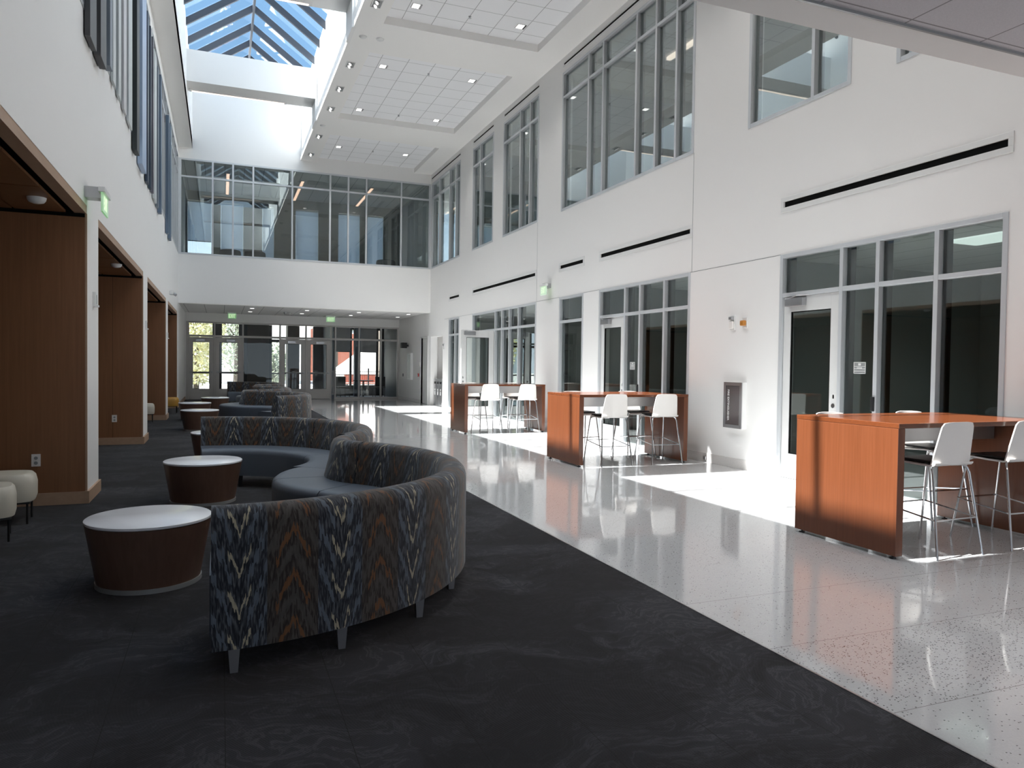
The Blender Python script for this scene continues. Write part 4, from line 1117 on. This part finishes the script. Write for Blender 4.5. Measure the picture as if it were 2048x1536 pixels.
B(-.02, 0, -.03, .03, 0, .05).build('outlet_cover', 'steel', t)
# recycling bins in the niche
for i, l in enumerate(('leftmost', 'second from the left', 'third from the left', 'rightmost')):
    x = 7.47; y = 25.98-.36*(i)-.2
    t = thing('recycling_bin', 'grey steel recycling bin in the wall niche, %s of four' % l, 'bin', (x, y, 0), group='recycling bins in the niche')
    B(-.22, .22, -.17, .17, .02, .98).build('bin_body', 'steel', t, bevel=.004); B(-.225, -.22, -.10, .10, .80, .88).build('bin_slot', 'black', t)
    MB().box(-.226, -.22, -.05, .05, .56, .62).box(-.226, -.22, -.05, .05, .40, .53).build('bin_label', 'white_plastic', t)

# left pillars: small call devices, outlets
for y, z, l in ((9.08, 2.06, 'first'), (15.0, 2.06, 'second'), (20.8, 2.06, 'third')):
    t = thing('wall_device', 'small white wall alarm device high on the %s white pillar' % l, 'device', (XL, y, z), group='devices on the white pillars')
    B(0, .03, -.06, .06, 0, .16).build('device_base', 'white_plastic', t, bevel=.004); B(.03, .034, -.012, .012, .03, .13).build('device_marks', 'kick', t)
    B(.03, .05, -.05, .05, .0, .02).build('device_lip', 'white_plastic', t)
t = thing('emergency_light', 'small emergency light on the left wall near the far corner', 'light', (XL, 21.9, 3.28))
B(0, .10, -.12, .12, 0, .10).build('light_body', 'white_plastic', t, bevel=.01)
for s in (-1, 1): MB().tube([(.11, s*.08, .03), (.16, s*.10, .0)], .035, 12).build('lamp_head', 'steel', t)
for y, l in ((8.65, 'first wood alcove wall'), (14.56, 'second wood alcove wall')):
    t = thing('power_outlet', 'power outlet low on the %s' % l, 'outlet', (-1.73, y-.001, .40), group='outlets on the alcove walls')
    B(-.04, .04, -.008, 0, 0, .125).build('outlet_plate', 'shell', t, bevel=.002)
    for z in (.035, .085): MB().lathe([(.017, 0), (.017, .003)], seg=14).build('outlet_socket', 'kick', t).matrix_local = Matrix.Translation((0, -.008, z)) @ Matrix.Rotation(PI/2, 4, 'X')

# ------------------------------------------------------------------ outside
struct(B(-60, 80, 35.2, 140, -.35, -.05).build('floor', 'paving'))
o = B(-60, 80, 54.5, 65, -.06, -.051).build('lawn', 'grass'); tag(o, 'strip of green lawn outside beyond the entrance', 'lawn'); o['kind'] = 'stuff'
def tree(x, y, h, rad, mat, label, n=2600, trunk=.16, leaf=.16, low=.35):
    t = thing('tree', label, 'tree', (x, y, -.05), group='trees outside the entrance')
    rnd = random.Random(int(x*97+y*13))
    tb = MB().tube([(0, 0, 0), (.05, 0, h*.4), (-.05, .05, h*.8)], trunk, 10, trunk*.35)
    for k in range(7):
        a = rnd.uniform(0, 2*PI); z = h*rnd.uniform(.3, .7); tb.tube([(0, 0, z), (math.cos(a)*rad*.4, math.sin(a)*rad*.4, z+h*.1), (math.cos(a)*rad*.8, math.sin(a)*rad*.8, z+h*.14)], trunk*.3, 6, trunk*.08)
    tb.build('trunk', 'bark', t)
    mb = MB()
    for i in range(n):
        while True:
            p = Vector((rnd.uniform(-1, 1), rnd.uniform(-1, 1), rnd.uniform(-1, 1)))
            if .25 < p.length < 1: break
        zc = h*(low+1)/2; c = Vector((p.x*rad, p.y*rad, zc+p.z*h*(1-low)/2))
        a = Vector((rnd.gauss(0, 1), rnd.gauss(0, 1), rnd.gauss(0, 1))).normalized(); b = a.orthogonal().normalized(); s = leaf*rnd.uniform(.5, 1.3)
        q = len(mb.v); mb.v += [tuple(c+a*s), tuple(c+b*s*.5), tuple(c-a*s), tuple(c-b*s*.5)]; mb.f.append((q, q+1, q+2, q+3))
    mb.build('foliage', mat, t)
tree(-1.2, 42.5, 5.9, 1.5, 'leafA', 'yellow-green tree outside the leftmost entrance door', low=.02, n=3800, leaf=.13)
tree(.95, 49.5, 8.5, 1.5, 'leafB', 'dark trunked tree outside the second entrance door', trunk=.22, low=.08, n=3000, leaf=.13)
tree(2.62, 40.2, 2.6, .8, 'leafB', 'dense green shrub outside the glass panel between the door pairs', n=1500, leaf=.12, low=.05)
tree(7.6, 53, 9.0, 2.6, 'leafB', 'larger tree behind the white house outside', low=.4)
tree(9.2, 45, 9.5, .9, 'leafA', 'leaning trunk outside the side lounge window', n=500, trunk=.34, low=.55)
def house(name, x0, x1, y0, y1, zw, zr, wall, roof, label, wins):
    t = thing(name, label, 'building', ((x0+x1)/2, y0, -.05)); c = (x0+x1)/2
    B(x0-c, x1-c, 0, y1-y0, 0, zw).build('wall', wall, t)
    o = .4; hx = (x1-x0)/2; d = y1-y0
    mb = MB(); mb.v = [(-hx-o, -o, zw), (hx+o, -o, zw), (hx+o, d+o, zw), (-hx-o, d+o, zw), (-hx*.3, d/2, zr), (hx*.3, d/2, zr)]
    mb.f = [(0, 1, 5, 4), (1, 2, 5), (2, 3, 4, 5), (3, 0, 4), (0, 3, 2, 1)]; mb.build('roof', roof, t)
    for wx, wz in wins:
        w = B(wx-c-.45, wx-c+.45, -.06, 0, wz, wz+1.3).build('window', 'siding', t); B(wx-c-.36, wx-c+.36, -.08, -.061, wz+.08, wz+1.22).build('window_pane', 'kick', w)
    return t
house('house', -1.5, 6.2, 56, 64, 4.2, 6.5, 'siding', 'roof', 'white house with a pale roof outside beyond the trees', [(1.2, 1.6), (3.0, 1.6), (4.8, 1.6)])
house('brick_building', 5.6, 22, 66, 78, 7.5, 10.5, 'brick', 'roof', 'red brick building far outside behind the fence', [(8.5, 4.2), (10.8, 4.2), (13.4, 4.2), (16, 4.2)])
house('pavilion', 7.3, 12.6, 46, 51, .9, 2.9, 'siding', 'roof', 'low pavilion with a wide pale hipped roof behind the fence', [])
t = thing('garden_fence', 'black metal picket fence outside the side lounge', 'fence', (8, 39.5, -.05))
MB().box(-3, 5, -.015, .015, 1.10, 1.13).box(-3, 5, -.015, .015, .92, .95).box(-3, 5, -.015, .015, .12, .15).build('rail', 'darkmetal', t)
mb = MB()
for i in range(72): mb.box(-3+i*.11, -3+i*.11+.016, -.008, .008, .05, 1.18)
o = mb.build('picket', 'darkmetal', t); o['kind'] = 'stuff'
for x in (-3, -.6, 1.8, 4.2): B(x-.04, x+.04, -.04, .04, 0, 1.3).build('post', 'darkmetal', t)
t = thing('garden_bench', 'reddish wooden bench outside behind the picket fence', 'bench', (7.3, 41, -.05))
B(-.9, .9, -.25, .25, .42, .47).build('seat', 'brick', t); B(-.9, .9, .22, .27, .5, .95).build('backrest', 'brick', t)
for s in (-.8, .8): B(s-.04, s+.04, -.22, .22, 0, .42).build('leg', 'darkmetal', t)
